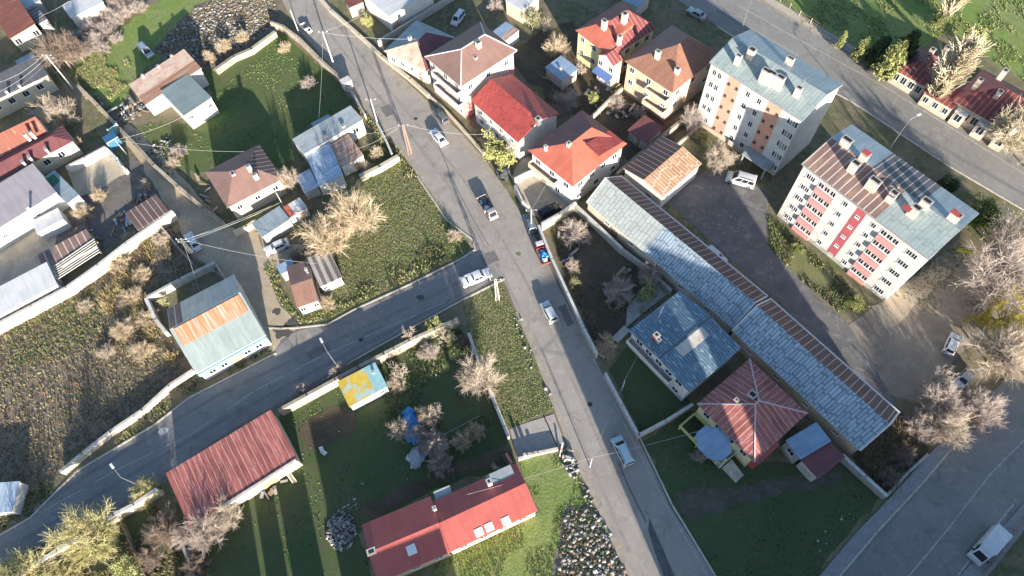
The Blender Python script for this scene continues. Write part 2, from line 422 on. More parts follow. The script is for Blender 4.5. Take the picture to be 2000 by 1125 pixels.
    def balcony(s, face, t0, t1, z, d=1.2, h=1.0, m=None, slabm=None):
        b = MB(); b.box(t0, -d, z - .15, t1, .0, z, 1); b.box(t0, -d, z, t1, -d + .1, z + h); b.box(t0, -d + .1, z, t0 + .1, 0, z + h); b.box(t1 - .1, -d + .1, z, t1, 0, z + h)
        o = b.build('balcony', [m or WHITE, slabm or CONC], s.root); o.location = s.fpos(face, 0, 0); o.rotation_euler = (0, 0, rad(s.FACES[face][0])); return o

# ------------------------------------------------------------------ walls, kerbs, poles, cables
def wall_run(name, label, cat, pts, h, th, m, cap=None, kind=None, z=0.0):
    b = MB(); P = [U(x, y, h if cap != 'base' else 0) for x, y in pts]
    for p, q in zip(P[:-1], P[1:]):
        e = (q - p); e = e / max(1e-6, np.linalg.norm(e)) * th * .35
        b.bar((p[0], p[1], z - .05), (q[0] + e[0], q[1] + e[1], z - .05), th, h + .05)
        if cap not in (None, 'base'): b.bar((p[0], p[1], h), (q[0] + e[0], q[1] + e[1], h), th + .12, .07, 1)
    c = P[len(P) // 2]; o = b.build(name, [m] + ([cap] if cap not in (None, 'base') else []), None, (c[0], c[1], 0))
    return tag(o, label, cat, None, kind)
def pole(label, base, top=None, h=7.8, r=.15, m=None, arms=1, lattice=False, lamp=None, group='utility poles'):
    b0 = U(*base); m = m or POLEC
    root = thing('utility_pole' if not lamp else 'street_lamp', label, 'pole' if not lamp else 'street lamp', b0, 0, group)
    b = MB()
    if lattice:
        for sx in (-1, 1):
            for sy in (-1, 1): b.tube((sx*.28, sy*.28, 0), (sx*.13, sy*.13, h), .05, .04, 4)
        n = 9
        for i in range(n):
            z = h * i / n; zz = h * (i + 1) / n; k = .28 - .15 * i / n; kk = .28 - .15 * (i + 1) / n
            for a, c in (((-k, -k), (kk, -kk)), ((k, -k), (kk, kk)), ((k, k), (-kk, kk)), ((-k, k), (-kk, -kk))): b.tube((*a, z), (*c, zz), .025, .025, 4, 0, False)
        b.build('mast', m, root)
    else: b.tube((0, 0, 0), (0, 0, h), r, r * .6, 8); b.build('mast', m, root)
    if lamp:
        dx, dy = lamp; b = MB(); b.tube((0, 0, h - .1), (dx * .85, dy * .85, h + .35), .06, .04, 6); b.build('lamp_arm', METALG, root)
        b = MB(); d = Vector((dx, dy, 0)).normalized(); p = Vector((dx * .8, dy * .8, h + .32)); b.bar(p, p + d * .75, .3, .16); b.build('lamp_head', plain('lamp_housing', (.7, .72, .75), .4), root)
    else:
        for a in range(arms):
            b = MB(); z = h - .25 - a * .7; b.bar((-.9, .05, z), (.9, .3, z), .1, .1)
            arm = b.build('crossarm', METALG, root)
            for sx in (-.8, 0, .8):
                k = MB(); k.tube((sx, .18, z + .1), (sx, .18, z + .32), .06, .05, 6); k.build('insulator', FRAME, arm)
    root['_top'] = h; return root
def cable(label, p, q, sag=.8, r=.02, m=None, group='overhead cables'):
    b = MB(); p = np.array(p); q = np.array(q); n = 14; prev = None
    for i in range(n + 1):
        t = i / n; c = p + (q - p) * t; c[2] -= sag * 4 * t * (1 - t)
        if prev is not None: b.tube(prev, c, r, r, 4, 0, False)
        prev = c
    c = (p + q) / 2
    return tag(b.build('power_cable', m or plain('cable_sheath', (.16, .16, .17), .5), None, (c[0], c[1], 0)), label, 'cable', group)

def sheet(name, label, pts, m, z, jag=.0, step=1.5, kind='structure', cat='ground', seed=1):
    "flat ground sheet from a pixel outline; jag roughens its border"
    P = [U(x, y)[:2] for x, y in pts]; out = []; r = random.Random(seed)
    for p, q in zip(P, P[1:] + P[:1]):
        L = np.linalg.norm(q - p); n = max(1, int(L / step)) if jag else 1; nn = np.array([-(q - p)[1], (q - p)[0]]) / max(L, 1e-6)
        for i in range(n):
            c = p + (q - p) * (i / n); 
            if jag: c = c + nn * r.uniform(-jag, jag)
            out.append(Vector((c[0], c[1], z)))
    from mathutils.geometry import tessellate_polygon
    tris = tessellate_polygon([out]); me = bpy.data.meshes.new(name)
    fs = []
    for a, b, c in tris:
        ar = (out[b] - out[a]).cross(out[c] - out[a]).z
        fs.append((a, b, c) if ar > 0 else (a, c, b))
    me.from_pydata([tuple(v) for v in out], [], fs); me.materials.append(m); me.update()
    return tag(link(name, me), label, cat, None, kind)

# ------------------------------------------------------------------ vehicles
TYRE = plain('tyre_rubber', (.02, .02, .021), .9); RIM = plain('wheel_rim', (.45, .46, .48), .35, .8)
LAMPW = plain('headlamp_glass', (.7, .72, .75), .15); LAMPR = plain('tail_lamp', (.45, .02, .02), .3)
def paint(name, c, metal=.1): 
    if name in MC: return MC[name]
    q = NT(name, .28, metal, .5); n = q.noise(q.obj(), 1.4, 3); q.col(q.mix(q.ramp(n, .35, .7), c, mul(c, .88)))
    q.b.inputs['Coat Weight'].default_value = .5; MC[name] = q.m; return q.m
def rbox(name, mats, parent, boxes, bev=.07, smooth=True):
    "boxes: list of 8-corner hexahedra (bottom 4 ccw, top 4 ccw), bevelled and merged into one mesh"
    bm = bmesh.new()
    for mi, c in boxes:
        vs = [bm.verts.new(p) for p in c]
        fl = [bm.faces.new([vs[i] for i in f]) for f in ((3, 2, 1, 0), (4, 5, 6, 7), (0, 1, 5, 4), (1, 2, 6, 5), (2, 3, 7, 6), (3, 0, 4, 7))]
        for f in fl: f.material_index = mi
    if bev: bmesh.ops.bevel(bm, geom=list(bm.edges), offset=bev, segments=2, profile=.6, affect='EDGES', clamp_overlap=True)
    me = bpy.data.meshes.new(name); bm.to_mesh(me); bm.free()
    for m in mats: me.materials.append(m)
    if smooth: me.polygons.foreach_set('use_smooth', [True] * len(me.polygons))
    return link(name, me, parent)
def hexa(x0, x1, y0, z0, X0, X1, Y0, z1):
    return [(x0, -y0, z0), (x1, -y0, z0), (x1, y0, z0), (x0, y0, z0), (X0, -Y0, z1), (X1, -Y0, z1), (X1, Y0, z1), (X0, Y0, z1)]
def wheels(root, xs, y, r=.31, w=.2):
    for x in xs:
        for sy in (-1, 1):
            b = MB(); b.tube((x, sy * (y - w), r), (x, sy * y, r), r, r, 14); t = b.build('wheel', TYRE, root)
            k = MB(); k.tube((x, sy * (y - .02), r), (x, sy * (y + .012), r), r * .62, r * .55, 10); k.build('rim', RIM, t)
def glassq(root, name, pts, out=.012):
    c = sum((Vector(p) for p in pts), Vector()) / len(pts); n = (Vector(pts[1]) - Vector(pts[0])).cross(Vector(pts[2]) - Vector(pts[1])).normalized()
    b = MB(); q = [Vector(p) + n * out for p in pts]; i = [Vector(p) - n * .03 for p in pts]
    k = len(q); b.poly(q + i, [tuple(range(k)), tuple(range(2 * k - 1, k - 1, -1))] + [(a, k + a, k + (a + 1) % k, (a + 1) % k) for a in range(k)]); return b.build(name, GLASS, root)
def lerp(a, b, t): return tuple(x + (y - x) * t for x, y in zip(a, b))
def cabin_glass(root, hx, sides=1, rear=True, f=(.1, .9, .12, .88)):
    "hx: hexahedron of the cabin (x forward)"
    def quad(i, j, k, l, u0=f[0], u1=f[1], v0=f[2], v1=f[3]):
        A, B, C, D = (hx[q] for q in (i, j, k, l))
        def P(u, v): return lerp(lerp(A, B, u), lerp(D, C, u), v)
        return [P(u0, v0), P(u1, v0), P(u1, v1), P(u0, v1)]
    glassq(root, 'windscreen', quad(1, 2, 6, 5))
    if rear: glassq(root, 'rear_window', quad(3, 0, 4, 7))
    if sides:
        n = sides
        for k in range(n):
            a, b = .06 + .88 * k / n, .06 + .88 * (k + 1) / n - .03
            glassq(root, 'side_window', quad(0, 1, 5, 4, a, b)); glassq(root, 'side_window', quad(2, 3, 7, 6, 1 - b, 1 - a))
def lamps(root, xf, xr, y, zf=.66, zr=.75, rear=True):
    for sy in (-1, 1):
        b = MB(); b.box(xf - .12, sy * y - .17, zf - .08, xf + .015, sy * y + .17, zf + .08); b.build('headlight', LAMPW, root)
        if rear: b = MB(); b.box(xr - .015, sy * y - .12, zr - .12, xr + .1, sy * y + .12, zr + .12); b.build('tail_light', LAMPR, root)
def vehicle(kind, name, label, cat, rear, front, col, group=None, zc=.8, scale=1.0, load=None):
    "rear/front: photo pixels of the middle of the tail and of the nose at height zc"
    a, b = U(*rear, zc), U(*front, zc); d = b - a; ang = math.atan2(d[1], d[0]); c = (a + b) / 2
    root = thing(name, label, cat, (c[0], c[1], .012), ang, group); root.scale = (scale,) * 3
    if kind == 'sedan':
        cab = hexa(-1.65, .95, .74, .86, -1.05, .3, .58, 1.40)
        rbox('body', [col], root, [(0, hexa(-2.15, 2.15, .84, .24, -2.1, 2.1, .82, .62)), (0, hexa(-2.1, 2.1, .83, .55, -2.02, 1.9, .74, .92)), (0, cab)], .06)
        cabin_glass(root, cab, 2); wheels(root, (-1.3, 1.35), .84); lamps(root, 2.13, -2.14, .6)
    elif kind == 'hatch':
        cab = hexa(-1.85, 1.0, .74, .86, -1.6, .35, .6, 1.46)
        rbox('body', [col], root, [(0, hexa(-1.95, 1.95, .83, .24, -1.92, 1.9, .81, .62)), (0, hexa(-1.92, 1.9, .82, .55, -1.88, 1.72, .74, .94)), (0, cab)], .06)
        cabin_glass(root, cab, 2); wheels(root, (-1.2, 1.25), .83); lamps(root, 1.93, -1.95, .58)
    elif kind == 'van':
        cab = hexa(-2.15, 1.35, .82, .95, -2.08, .55, .72, 1.80)
        rbox('body', [col], root, [(0, hexa(-2.2, 2.15, .88, .26, -2.18, 2.1, .86, .7)), (0, hexa(-2.18, 2.1, .87, .6, -2.16, 1.8, .82, 1.02)), (0, cab)], .06)
        cabin_glass(root, cab, 3); wheels(root, (-1.4, 1.35), .88, .33); lamps(root, 2.12, -2.19, .62, .75, .95)
        b = MB()
        for sy in (-1, 1): b.bar((-1.8, sy * .6, 1.8), (.3, sy * .6, 1.8), .05, .05)
        b.build('roof_rail', TYRE, root)
    elif kind == 'boxtruck':
        cab = hexa(.75, 2.55, .88, 1.0, .8, 1.75, .78, 2.0)
        rbox('body', [col], root, [(0, hexa(-2.7, 2.85, .92, .35, -2.7, 2.75, .9, .8)), (0, hexa(.8, 2.8, .9, .7, .8, 2.5, .88, 1.1)), (0, cab)], .06)
        rbox('cargo_box', [col], root, [(0, hexa(-2.75, .95, 1.02, .7, -2.7, 1.0, 1.0, 2.35)), (0, hexa(.8, 1.5, .85, 1.9, .8, 1.15, .85, 2.3))], .08)
        cabin_glass(root, cab, 1, False); wheels(root, (-1.7, 1.9), .92, .38); lamps(root, 2.82, -2.74, .68, .8, .8)
        for sy in (-1, 1):
            b = MB(); b.box(2.0, sy * 1.0 - .14, 1.25, 2.08, sy * 1.0 + .14, 1.55); b.build('mirror', TYRE, root)
    elif kind == 'pickup':
        cab = hexa(-.55, 1.3, .78, .98, -.5, .75, .68, 1.72)
        rbox('body', [col], root, [(0, hexa(-2.55, 2.45, .88, .36, -2.55, 2.4, .86, .8)), (0, hexa(.2, 2.4, .87, .7, .2, 2.15, .8, 1.05)), (0, cab)], .06)
        b = MB()
        for sy in (-1, 1): b.box(-2.55, sy * .84 - .05, .78, -.55, sy * .84 + .05, 1.25)
        b.box(-2.58, -.84, .78, -2.48, .84, 1.25); b.box(-2.48, -.79, .76, -.55, .79, .82, 1); b.build('cargo_bed', [col, DARK], root)
        cabin_glass(root, cab, 2); wheels(root, (-1.6, 1.5), .88, .36); lamps(root, 2.42, -2.56, .64, .85, .95)
        if load == 'cover':
            rbox('bed_cover', [plain('pickup_cover', (.66, .68, .72), .4)], root, [(0, hexa(-1.5, -.68, .8, 1.2, -1.45, -.72, .74, 1.62)), (0, hexa(-2.45, -1.62, .74, .85, -2.42, -1.68, .7, 1.32))], .05)
    elif kind == 'flatbed':
        cab = hexa(.9, 2.2, .78, 1.0, .95, 1.85, .7, 1.85)
        rbox('body', [col], root, [(0, hexa(.8, 2.5, .82, .5, .8, 2.4, .8, 1.1)), (0, cab)], .06)
        b = MB(); b.box(-2.5, -.3, .5, .8, .3, .72); b.build('chassis', TYRE, root)
        b = MB(); b.box(-2.6, -.95, .72, .7, .95, .82)
        for sy in (-1, 1): b.box(-2.6, sy * .93 - .03, .82, .7, sy * .93 + .03, 1.2, 1)
        b.box(.64, -.9, .82, .7, .9, 1.5, 1); b.box(-2.6, -.9, .82, -2.54, .9, 1.2, 1); b.build('cargo_bed', [WOOD, col], root)
        cabin_glass(root, cab, 1); wheels(root, (-1.6, 1.6), .85, .36); lamps(root, 2.45, -2.6, .6, .75, .7)
    return root

# ------------------------------------------------------------------ plants
def tubes_np(segs, n=3):
    S = np.array(segs, np.float64); p, q, r0, r1 = S[:, :3], S[:, 3:6], S[:, 6], S[:, 7]
    d = q - p; d /= np.maximum(np.linalg.norm(d, axis=1, keepdims=True), 1e-9)
    ref = np.where(np.abs(d[:, 2:3]) > .9, np.array([[1., 0, 0]]), np.array([[0, 0, 1.]]))
    a = np.cross(d, ref); a /= np.maximum(np.linalg.norm(a, axis=1, keepdims=True), 1e-9); b = np.cross(d, a)
    V = []
    for c, r in ((p, r0), (q, r1)):
        for k in range(n):
            t = 2 * math.pi * k / n; V.append(c + (a * math.cos(t) + b * math.sin(t)) * r[:, None])
    V = np.stack(V, 1).reshape(-1, 3); m = len(S); base = (np.arange(m) * 2 * n)[:, None]
    Fq = np.concatenate([base + np.array([k, (k + 1) % n, n + (k + 1) % n, n + k]) for k in range(n)], 0)
    return V, Fq
def grow(rng, spread=1.0, up=.35, limbs=7, kids=(5, 5, 4), trunk=.28, droop=0.0, height=1.0, lim_len=.5, ratio=.55, rtr=.03, rtw=.0045, wan=.16, fan=(.35, .95)):
    "a bare tree about one unit tall: returns trunk segments, crown segments, twig tips"
    T, Cc, tips = [], [], []
    def rot(d, ang, az):
        d = d / np.linalg.norm(d); a = np.cross(d, [0.3, .9, .2]); a /= np.linalg.norm(a); b = np.cross(d, a)
        v = d * math.cos(ang) + (a * math.cos(az) + b * math.sin(az)) * math.sin(ang); return v / np.linalg.norm(v)
    def branch(p, d, L, r, lev):
        n = 3 if lev < 2 else 2; rr = r
        for i in range(n):
            d = d + rng.normal(0, wan, 3); d[2] += (up if lev < 2 else up * .4) * .25 - droop * lev * .12; d /= np.linalg.norm(d)
            q = p + d * L / n; r2 = max(rtw * .7, rr * (.74 if lev < 3 else .6)); Cc.append((*p, *q, rr, r2)); p, rr = q, r2
            if lev < len(kids):
                k = kids[lev] // n + (1 if rng.random() < (kids[lev] % n) / n else 0)
                for _ in range(k):
                    branch(p, rot(d, rng.uniform(*fan) * spread, rng.uniform(0, 6.28)), L * ratio * rng.uniform(.75, 1.2), max(rtw, rr * .62), lev + 1)
        tips.append(p)
    p = np.zeros(3); th = trunk * height; q = np.array([rng.normal(0, .02), rng.normal(0, .02), th])
    T.append((*p, *(q * .5), rtr * 1.15, rtr)); T.append((*(q * .5), *q, rtr, rtr * .85))
    for k in range(limbs):
        az = 2 * math.pi * k / limbs + rng.uniform(-.4, .4); el = rng.uniform(.25, 1.0) * (math.pi / 2) * spread * .75
        d = np.array([math.sin(el) * math.cos(az), math.sin(el) * math.sin(az), math.cos(el) + up * .3])
        branch(q * rng.uniform(.7, 1.0), d, lim_len * rng.uniform(.8, 1.15), rtr * .55, 0)
    return T, Cc, np.array(tips)
def hairy(rng, trunk, limbs, el, ln, ns, nt, rl=.012):
    "a bare crown filled evenly with fine straight twigs that point outwards"
    T, Cc, tips = [], [], []; q = np.array([rng.normal(0, .015), rng.normal(0, .015), trunk]); T.append((0, 0, 0, *q, .026, .02))
    def un(v): return v / np.linalg.norm(v)
    for k in range(limbs):
        az = 2.4 * k + rng.uniform(-.3, .3); e = el[0] + (el[1] - el[0]) * math.sqrt((k + .5) / limbs) + rng.uniform(-.1, .1)
        d = np.array([math.sin(e) * math.cos(az), math.sin(e) * math.sin(az), math.cos(e) + .1]); p = q * rng.uniform(.75, 1); L = ln * rng.uniform(.85, 1.15) * (1.15 - .25 * e / 1.5); pts = [p]; r = rl
        for i in range(4):
            d = un(d + rng.normal(0, .12, 3) + np.array([0, 0, .06])); n = p + d * L / 4; Cc.append((*p, *n, r, r * .72)); p = n; r *= .72; pts.append(p)
        for j in range(ns):
            u = rng.uniform(.8, 4) ; a = int(min(3, u)); b0 = pts[a] + (pts[a + 1] - pts[a]) * (u - a); out = un(b0 - q * .6); sd = un(d * .5 + out * .6 + rng.normal(0, .55, 3)); sl_ = L * rng.uniform(.38, .68); m = b0 + sd * sl_ * .5; sd2 = un(sd + rng.normal(0, .18, 3) + np.array([0, 0, .1])); en = m + sd2 * sl_ * .5
            Cc.append((*b0, *m, .0052, .004)); Cc.append((*m, *en, .004, .0024)); tips.append(en)
            for t in range(nt):
                w_ = rng.uniform(.15, 1); c0 = b0 + (m - b0) * w_ * 2 if w_ < .5 else m + (en - m) * (w_ - .5) * 2; td = un(sd2 * .9 + rng.normal(0, .5, 3)); tl = L * rng.uniform(.16, .40); Cc.append((*c0, *(c0 + td * tl), .0027, .0015))
    return T, Cc, np.array(tips)
TWIG = M('twig_bark', (.57, .48, .385), (.46, .38, .30), 3, .9); TWIGP = M('pinkish_twig_bark', (.53, .445, .395), (.42, .35, .31), 3, .9)
TWIGY = M('straw_twig_bark', (.60, .49, .345), (.49, .39, .27), 3, .9); TWIGO = M('olive_yellow_shoots', (.54, .49, .25), (.44, .40, .20), 3, .9)
TWIGB = M('brown_twig_bark', (.34, .26, .21), (.25, .19, .15), 3, .9); TWIGPOP = M('poplar_twig_bark', (.66, .58, .42), (.54, .47, .34), 3, .9)
BARK = M('trunk_bark', (.40, .33, .26), (.26, .21, .16), 5, .9, 0, .4)
LEAFG = M('fresh_leaf', (.26, .28, .08), (.15, .18, .05), 2.5, .7); LEAFD = M('dark_leaf', (.10, .13, .05), (.05, .075, .03), 2.5, .7)
LEAFY = M('yellow_green_leaf', (.42, .42, .15), (.29, .31, .11), 2.5, .7); LEAFP = M('pine_needle', (.34, .34, .12), (.20, .22, .09), 2.0, .75)
PROTO = {}
def leafmesh(rng, centres, n, size, spread, flat=.5):
    idx = rng.integers(0, len(centres), n); c = centres[idx] + rng.normal(0, spread, (n, 3))
    a = rng.normal(0, 1, (n, 3)); a /= np.linalg.norm(a, axis=1, keepdims=True); b = rng.normal(0, 1, (n, 3)); b -= (b * a).sum(1, keepdims=True) * a; b /= np.linalg.norm(b, axis=1, keepdims=True)
    s = size * rng.uniform(.5, 1.3, (n, 1)); a = a * s; b = b * s * flat
    V = np.stack([c - a, c + b, c + a, c - b], 1).reshape(-1, 3); Fq = np.arange(4 * n).reshape(n, 4); return V, Fq
def proto(kind, k):
    key = (kind, k)
    if key in PROTO: return PROTO[key]
    rng = np.random.default_rng(100 + k * 17 + len(kind) * 7); leaf = None
    if kind == 'bare': T, Cc, tips = hairy(rng, .2, 15, (.12, 1.25), .46, 14, 15)
    elif kind == 'puff': T, Cc, tips = hairy(rng, .07, 19, (.15, 1.5), .46, 13, 14)
    elif kind == 'sparse': T, Cc, tips = grow(rng, 1.0, .5, 6, (4, 4, 3), .22, 0, 1, .5, .55, .022, .006)
    elif kind == 'poplar': 
        T = [(0, 0, 0, 0, 0, .12, .02, .018)]; Cc = [(0, 0, .12, 0, 0, .95, .016, .004)]; tips = []
        for i in range(210):
            z = .06 + .84 * (i / 210); az = rng.uniform(0, 6.28); L = .30 * (1 - abs(z - .40) * .8) * rng.uniform(.7, 1.15); t = rng.uniform(.2, .6)
            p = np.array([0, 0, z]); d = np.array([math.cos(az) * t, math.sin(az) * t, 1.0]); q = p + d * L; Cc.append((*p, *q, .006, .003))
            for j in range(16):
                u = rng.uniform(.2, 1); pp = p + (q - p) * u; dd = d + rng.normal(0, .26, 3); qq = pp + dd * L * rng.uniform(.2, .42); Cc.append((*pp, *qq, .0048, .003)); tips.append(qq)
        tips = np.array(tips)
    elif kind == 'willow': T, Cc, tips = grow(rng, 1.15, .2, 9, (6, 6, 7), .18, .75, 1, .42, .55, .025, .0038)
    elif kind == 'leafy':
        T, Cc, tips = grow(rng, 1.05, .4, 8, (5, 5, 3), .16, 0, 1, .42, .52, .022, .004); leaf = leafmesh(rng, tips, 2600, .034, .045)
    elif kind == 'budding':
        T, Cc, tips = grow(rng, 1.0, .45, 8, (5, 5, 4), .15, 0, 1, .44, .52, .02, .0045); leaf = leafmesh(rng, tips, 900, .03, .035)
    elif kind == 'dense':
        T, Cc, tips = grow(rng, 1.15, .35, 10, (5, 5, 3), .12, 0, 1, .40, .5, .022, .004); leaf = leafmesh(rng, tips, 6000, .038, .05)
    elif kind == 'conifer':
        T = [(0, 0, 0, 0, 0, .15, .022, .02)]; Cc = [(0, 0, .15, 0, 0, 1, .018, .003)]; tips = []
        for i in range(70):
            z = .1 + .86 * (i / 70) ** .9; L = .34 * (1 - z) ** .8 + .03; az = i * 2.4 + rng.uniform(-.3, .3); d = np.array([math.cos(az), math.sin(az), .25]); p = np.array([0, 0, z]); q = p + d * L * rng.uniform(.8, 1.1)
            Cc.append((*p, *q, .006, .003))
            for u in np.linspace(.3, 1, 7): tips.append(p + (q - p) * u)
        tips = np.array(tips); leaf = leafmesh(rng, tips, 6500, .05, .03, .3)
    V, Fq = tubes_np(T, 6); tm = np_mesh('trunk', V, Fq, [BARK])
    V, Fq = tubes_np(Cc, 3); mi = np.zeros(len(Fq), int)
    if leaf is not None:
        V2, F2 = leaf; Fq = np.concatenate([Fq, F2 + len(V)]); V = np.concatenate([V, V2]); mi = np.concatenate([mi, np.ones(len(F2), int)])
    cm = np_mesh('crown', V, Fq, [TWIG, LEAFG], mi)
    PROTO[key] = (tm, cm); return PROTO[key]
NPL = [0]
def tree(kind, label, px, py, h, w=None, twig=None, leafm=None, name='bare_tree', cat='tree', group=None, var=None, at=None):
    "px,py: photo pixel of the foot of the trunk; h height in metres; w horizontal stretch"
    NPL[0] += 1; tm, cm = proto(kind, (NPL[0] % 3) if var is None else var); w = w or 1.0
    p = U(px, py) if at is None else at
    root = thing(name, label, cat, (p[0], p[1], 0), RNG.uniform(0, 6.28), group); root.scale = (h * w, h * w, h)
    a = link('trunk', tm, root); c = link('crown', cm, root)
    for i, m in enumerate((twig or TWIG, leafm or LEAFG)):
        c.material_slots[i].link = 'OBJECT'; c.material_slots[i].material = m
    return root

def inpoly(P, x, y):
    P = np.array(P); x0, y0 = P[:, 0], P[:, 1]; x1, y1 = np.roll(x0, -1), np.roll(y0, -1); c = np.zeros(len(x), bool)
    for a, b, d, e in zip(x0, y0, x1, y1):
        k = ((b > y) != (e > y)) & (x < (d - a) * (y - b) / (e - b + 1e-12) + a); c ^= k
    return c
def scatter(poly, n, rng, clump=0, holes=()):
    P = np.array([U(x, y)[:2] for x, y in poly]); lo, hi = P.min(0), P.max(0); q = rng.uniform(lo, hi, (n, 2))
    if clump:
        f = sum(np.sin(q[:, 0] * a + q[:, 1] * b + c) for a, b, c in ((.31, .22, 1), (-.17, .41, 2), (.53, -.28, 3), (.8, .7, .4), (-.9, .6, 2.2))); q = q[f > clump * rng.normal(0, 1, n)]
    q = q[inpoly(P, q[:, 0], q[:, 1])]
    for h in holes: q = q[~inpoly(np.array([U(x, y)[:2] for x, y in h]), q[:, 0], q[:, 1])]
    return q
def tufts(name, label, cat, poly, n, mats, hgt=.25, wid=.05, blades=5, lean=.5, clump=0, seed=1, weights=None, holes=()):
    "many blade triangles over a polygon, one object of countless stems"
    rng = np.random.default_rng(seed); q = scatter(poly, n, rng, clump, holes); m = len(q)
    if m == 0: return
    q = np.repeat(q, blades, 0) + rng.normal(0, hgt * .22, (m * blades, 2)); k = len(q)
    h = hgt * rng.uniform(.45, 1.3, k); az = rng.uniform(0, 6.28, k); l = lean * h * rng.uniform(.2, 1.2, k); wv = wid * rng.uniform(.6, 1.4, k)
    b0 = np.column_stack([q[:, 0] - np.sin(az) * wv, q[:, 1] + np.cos(az) * wv, np.zeros(k)]); b1 = np.column_stack([q[:, 0] + np.sin(az) * wv, q[:, 1] - np.cos(az) * wv, np.zeros(k)])
    tp = np.column_stack([q[:, 0] + np.cos(az) * l, q[:, 1] + np.sin(az) * l, h])
    V = np.stack([b0, b1, tp], 1).reshape(-1, 3); Fq = np.arange(3 * k).reshape(k, 3)
    mi = np.repeat(rng.choice(len(mats), m, p=weights), blades)
    return tag(link(name, np_mesh(name, V, Fq, mats, mi)), label, cat, None, 'stuff')
def stones(name, label, cat, poly, n, mats, smin=.1, smax=.5, pile=0.0, clump=0, seed=1, weights=None, flat=1.0):
    rng = np.random.default_rng(seed); q = scatter(poly, n, rng, clump); m = len(q); s = smin + (smax - smin) * rng.random(m) ** 3.2
    base = np.array([(-1, -1, -1), (1, -1, -1), (1, 1, -1), (-1, 1, -1), (-1, -1, 1), (1, -1, 1), (1, 1, 1), (-1, 1, 1)], float)
    V = base[None] * rng.uniform(.4, 1, (m, 1, 3)) * (1 + rng.normal(0, .22, (m, 8, 3))); A = rng.normal(0, 1, (m, 3, 3)); Q, _ = np.linalg.qr(A)
    V = np.einsum('mij,mkj->mki', Q, V) * s[:, None, None] * .6
    V[:, :, 2] *= flat; z = s * .25 * flat
    if pile:
        P = np.array([U(x, y)[:2] for x, y in poly]); c = P.mean(0); dd = np.linalg.norm(q - c, axis=1) / np.linalg.norm(P - c, axis=1).max(); z = z + pile * np.maximum(0, 1 - dd * 1.25) * rng.uniform(.5, 1, m)
    V += np.column_stack([q, z])[:, None, :]
    Fb = np.array([(0, 3, 2, 1), (4, 5, 6, 7), (0, 1, 5, 4), (1, 2, 6, 5), (2, 3, 7, 6), (3, 0, 4, 7)])
    Fq = (np.arange(m) * 8)[:, None, None] + Fb[None]; mi = np.repeat(rng.choice(len(mats), m, p=weights), 6)
    return tag(link(name, np_mesh(name, V.reshape(-1, 3), Fq.reshape(-1, 4), mats, mi)), label, cat, None, 'stuff')
# ------------------------------------------------------------------ the ground, roads and paths
G_BASE = groundM('mixed_earth_grass', (.20, .17, .11), (.11, .13, .055), (.26, .21, .15), .10, .8, 5)
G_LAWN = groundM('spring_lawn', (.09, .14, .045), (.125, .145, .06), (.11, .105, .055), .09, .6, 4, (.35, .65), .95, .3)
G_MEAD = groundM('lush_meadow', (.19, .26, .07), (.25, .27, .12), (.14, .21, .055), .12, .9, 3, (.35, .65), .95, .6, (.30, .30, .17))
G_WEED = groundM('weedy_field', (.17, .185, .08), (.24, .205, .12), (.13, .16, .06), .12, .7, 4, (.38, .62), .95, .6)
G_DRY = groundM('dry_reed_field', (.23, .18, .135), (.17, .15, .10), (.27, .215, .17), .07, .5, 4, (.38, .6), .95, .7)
G_LAWN_SHADE = groundM('shade_darkened_lawn', (.065, .105, .04), (.095, .115, .055), (.095, .09, .055), .09, .6, 4, (.35, .65), .95, .3)  # lawn colour darkened to deepen the shade lying on it
G_SOIL = groundM('dark_garden_soil', (.10, .075, .06), (.15, .11, .08), (.09, .09, .04), .15, .9, 5)
G_DIRT = groundM('pale_dirt', (.46, .375, .27), (.38, .305, .22), (.50, .42, .32), .12, .6, 7, (.35, .65), .95, .3)
G_DIRTB = groundM('brown_dirt', (.29, .24, .19), (.22, .185, .15), (.35, .295, .235), .10, .5, 6, (.35, .65), .95, .3)
G_YARD = groundM('concrete_yard', (.46, .40, .31), (.36, .31, .25), (.52, .46, .37), .12, .5, 5, (.4, .6), .9, .15)
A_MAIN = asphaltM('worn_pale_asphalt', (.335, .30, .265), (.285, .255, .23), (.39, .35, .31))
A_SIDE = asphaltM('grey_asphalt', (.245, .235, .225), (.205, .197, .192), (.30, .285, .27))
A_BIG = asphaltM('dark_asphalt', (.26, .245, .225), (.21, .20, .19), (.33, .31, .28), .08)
A_LOT = asphaltM('patched_asphalt', (.17, .16, .155), (.12, .115, .115), (.28, .26, .24), .16)
PAINTW = M('road_paint', (.50, .49, .46), (.30, .29, .28), 3, .8)

b = MB(); b.face([(-2500, -2500, 0), (2500, -2500, 0), (2500, 2500, 0), (-2500, 2500, 0)])
tag(b.build('ground', G_BASE), 'brown and green earth under the whole neighbourhood', 'ground', None, 'structure')
Z1, Z2, Z3, Z4 = .006, .012, .034, .040
FIELD_MID = [(735, 262), (775, 290), (822, 350), (880, 425), (928, 480), (900, 500), (800, 550), (690, 600), (640, 625), (625, 590), (668, 545), (610, 470), (660, 400), (720, 350), (700, 300)]
FIELD_REED = [(-60, 670), (125, 575), (240, 490), (330, 432), (372, 470), (400, 520), (300, 570), (330, 650), (378, 720), (250, 820), (115, 915), (40, 985), (-80, 1010)]
LAWN_A = [(380, 128), (470, 90), (520, 60), (545, 62), (600, 105), (680, 185), (698, 215), (640, 228), (570, 262), (575, 320), (550, 345), (500, 285), (400, 335), (320, 330), (255, 280), (290, 240), (370, 240), (425, 205)]
MEAD_B = [(140, 140), (165, 100), (330, -10), (420, -10), (380, 60), (300, 120), (255, 165), (235, 215), (150, 165)]
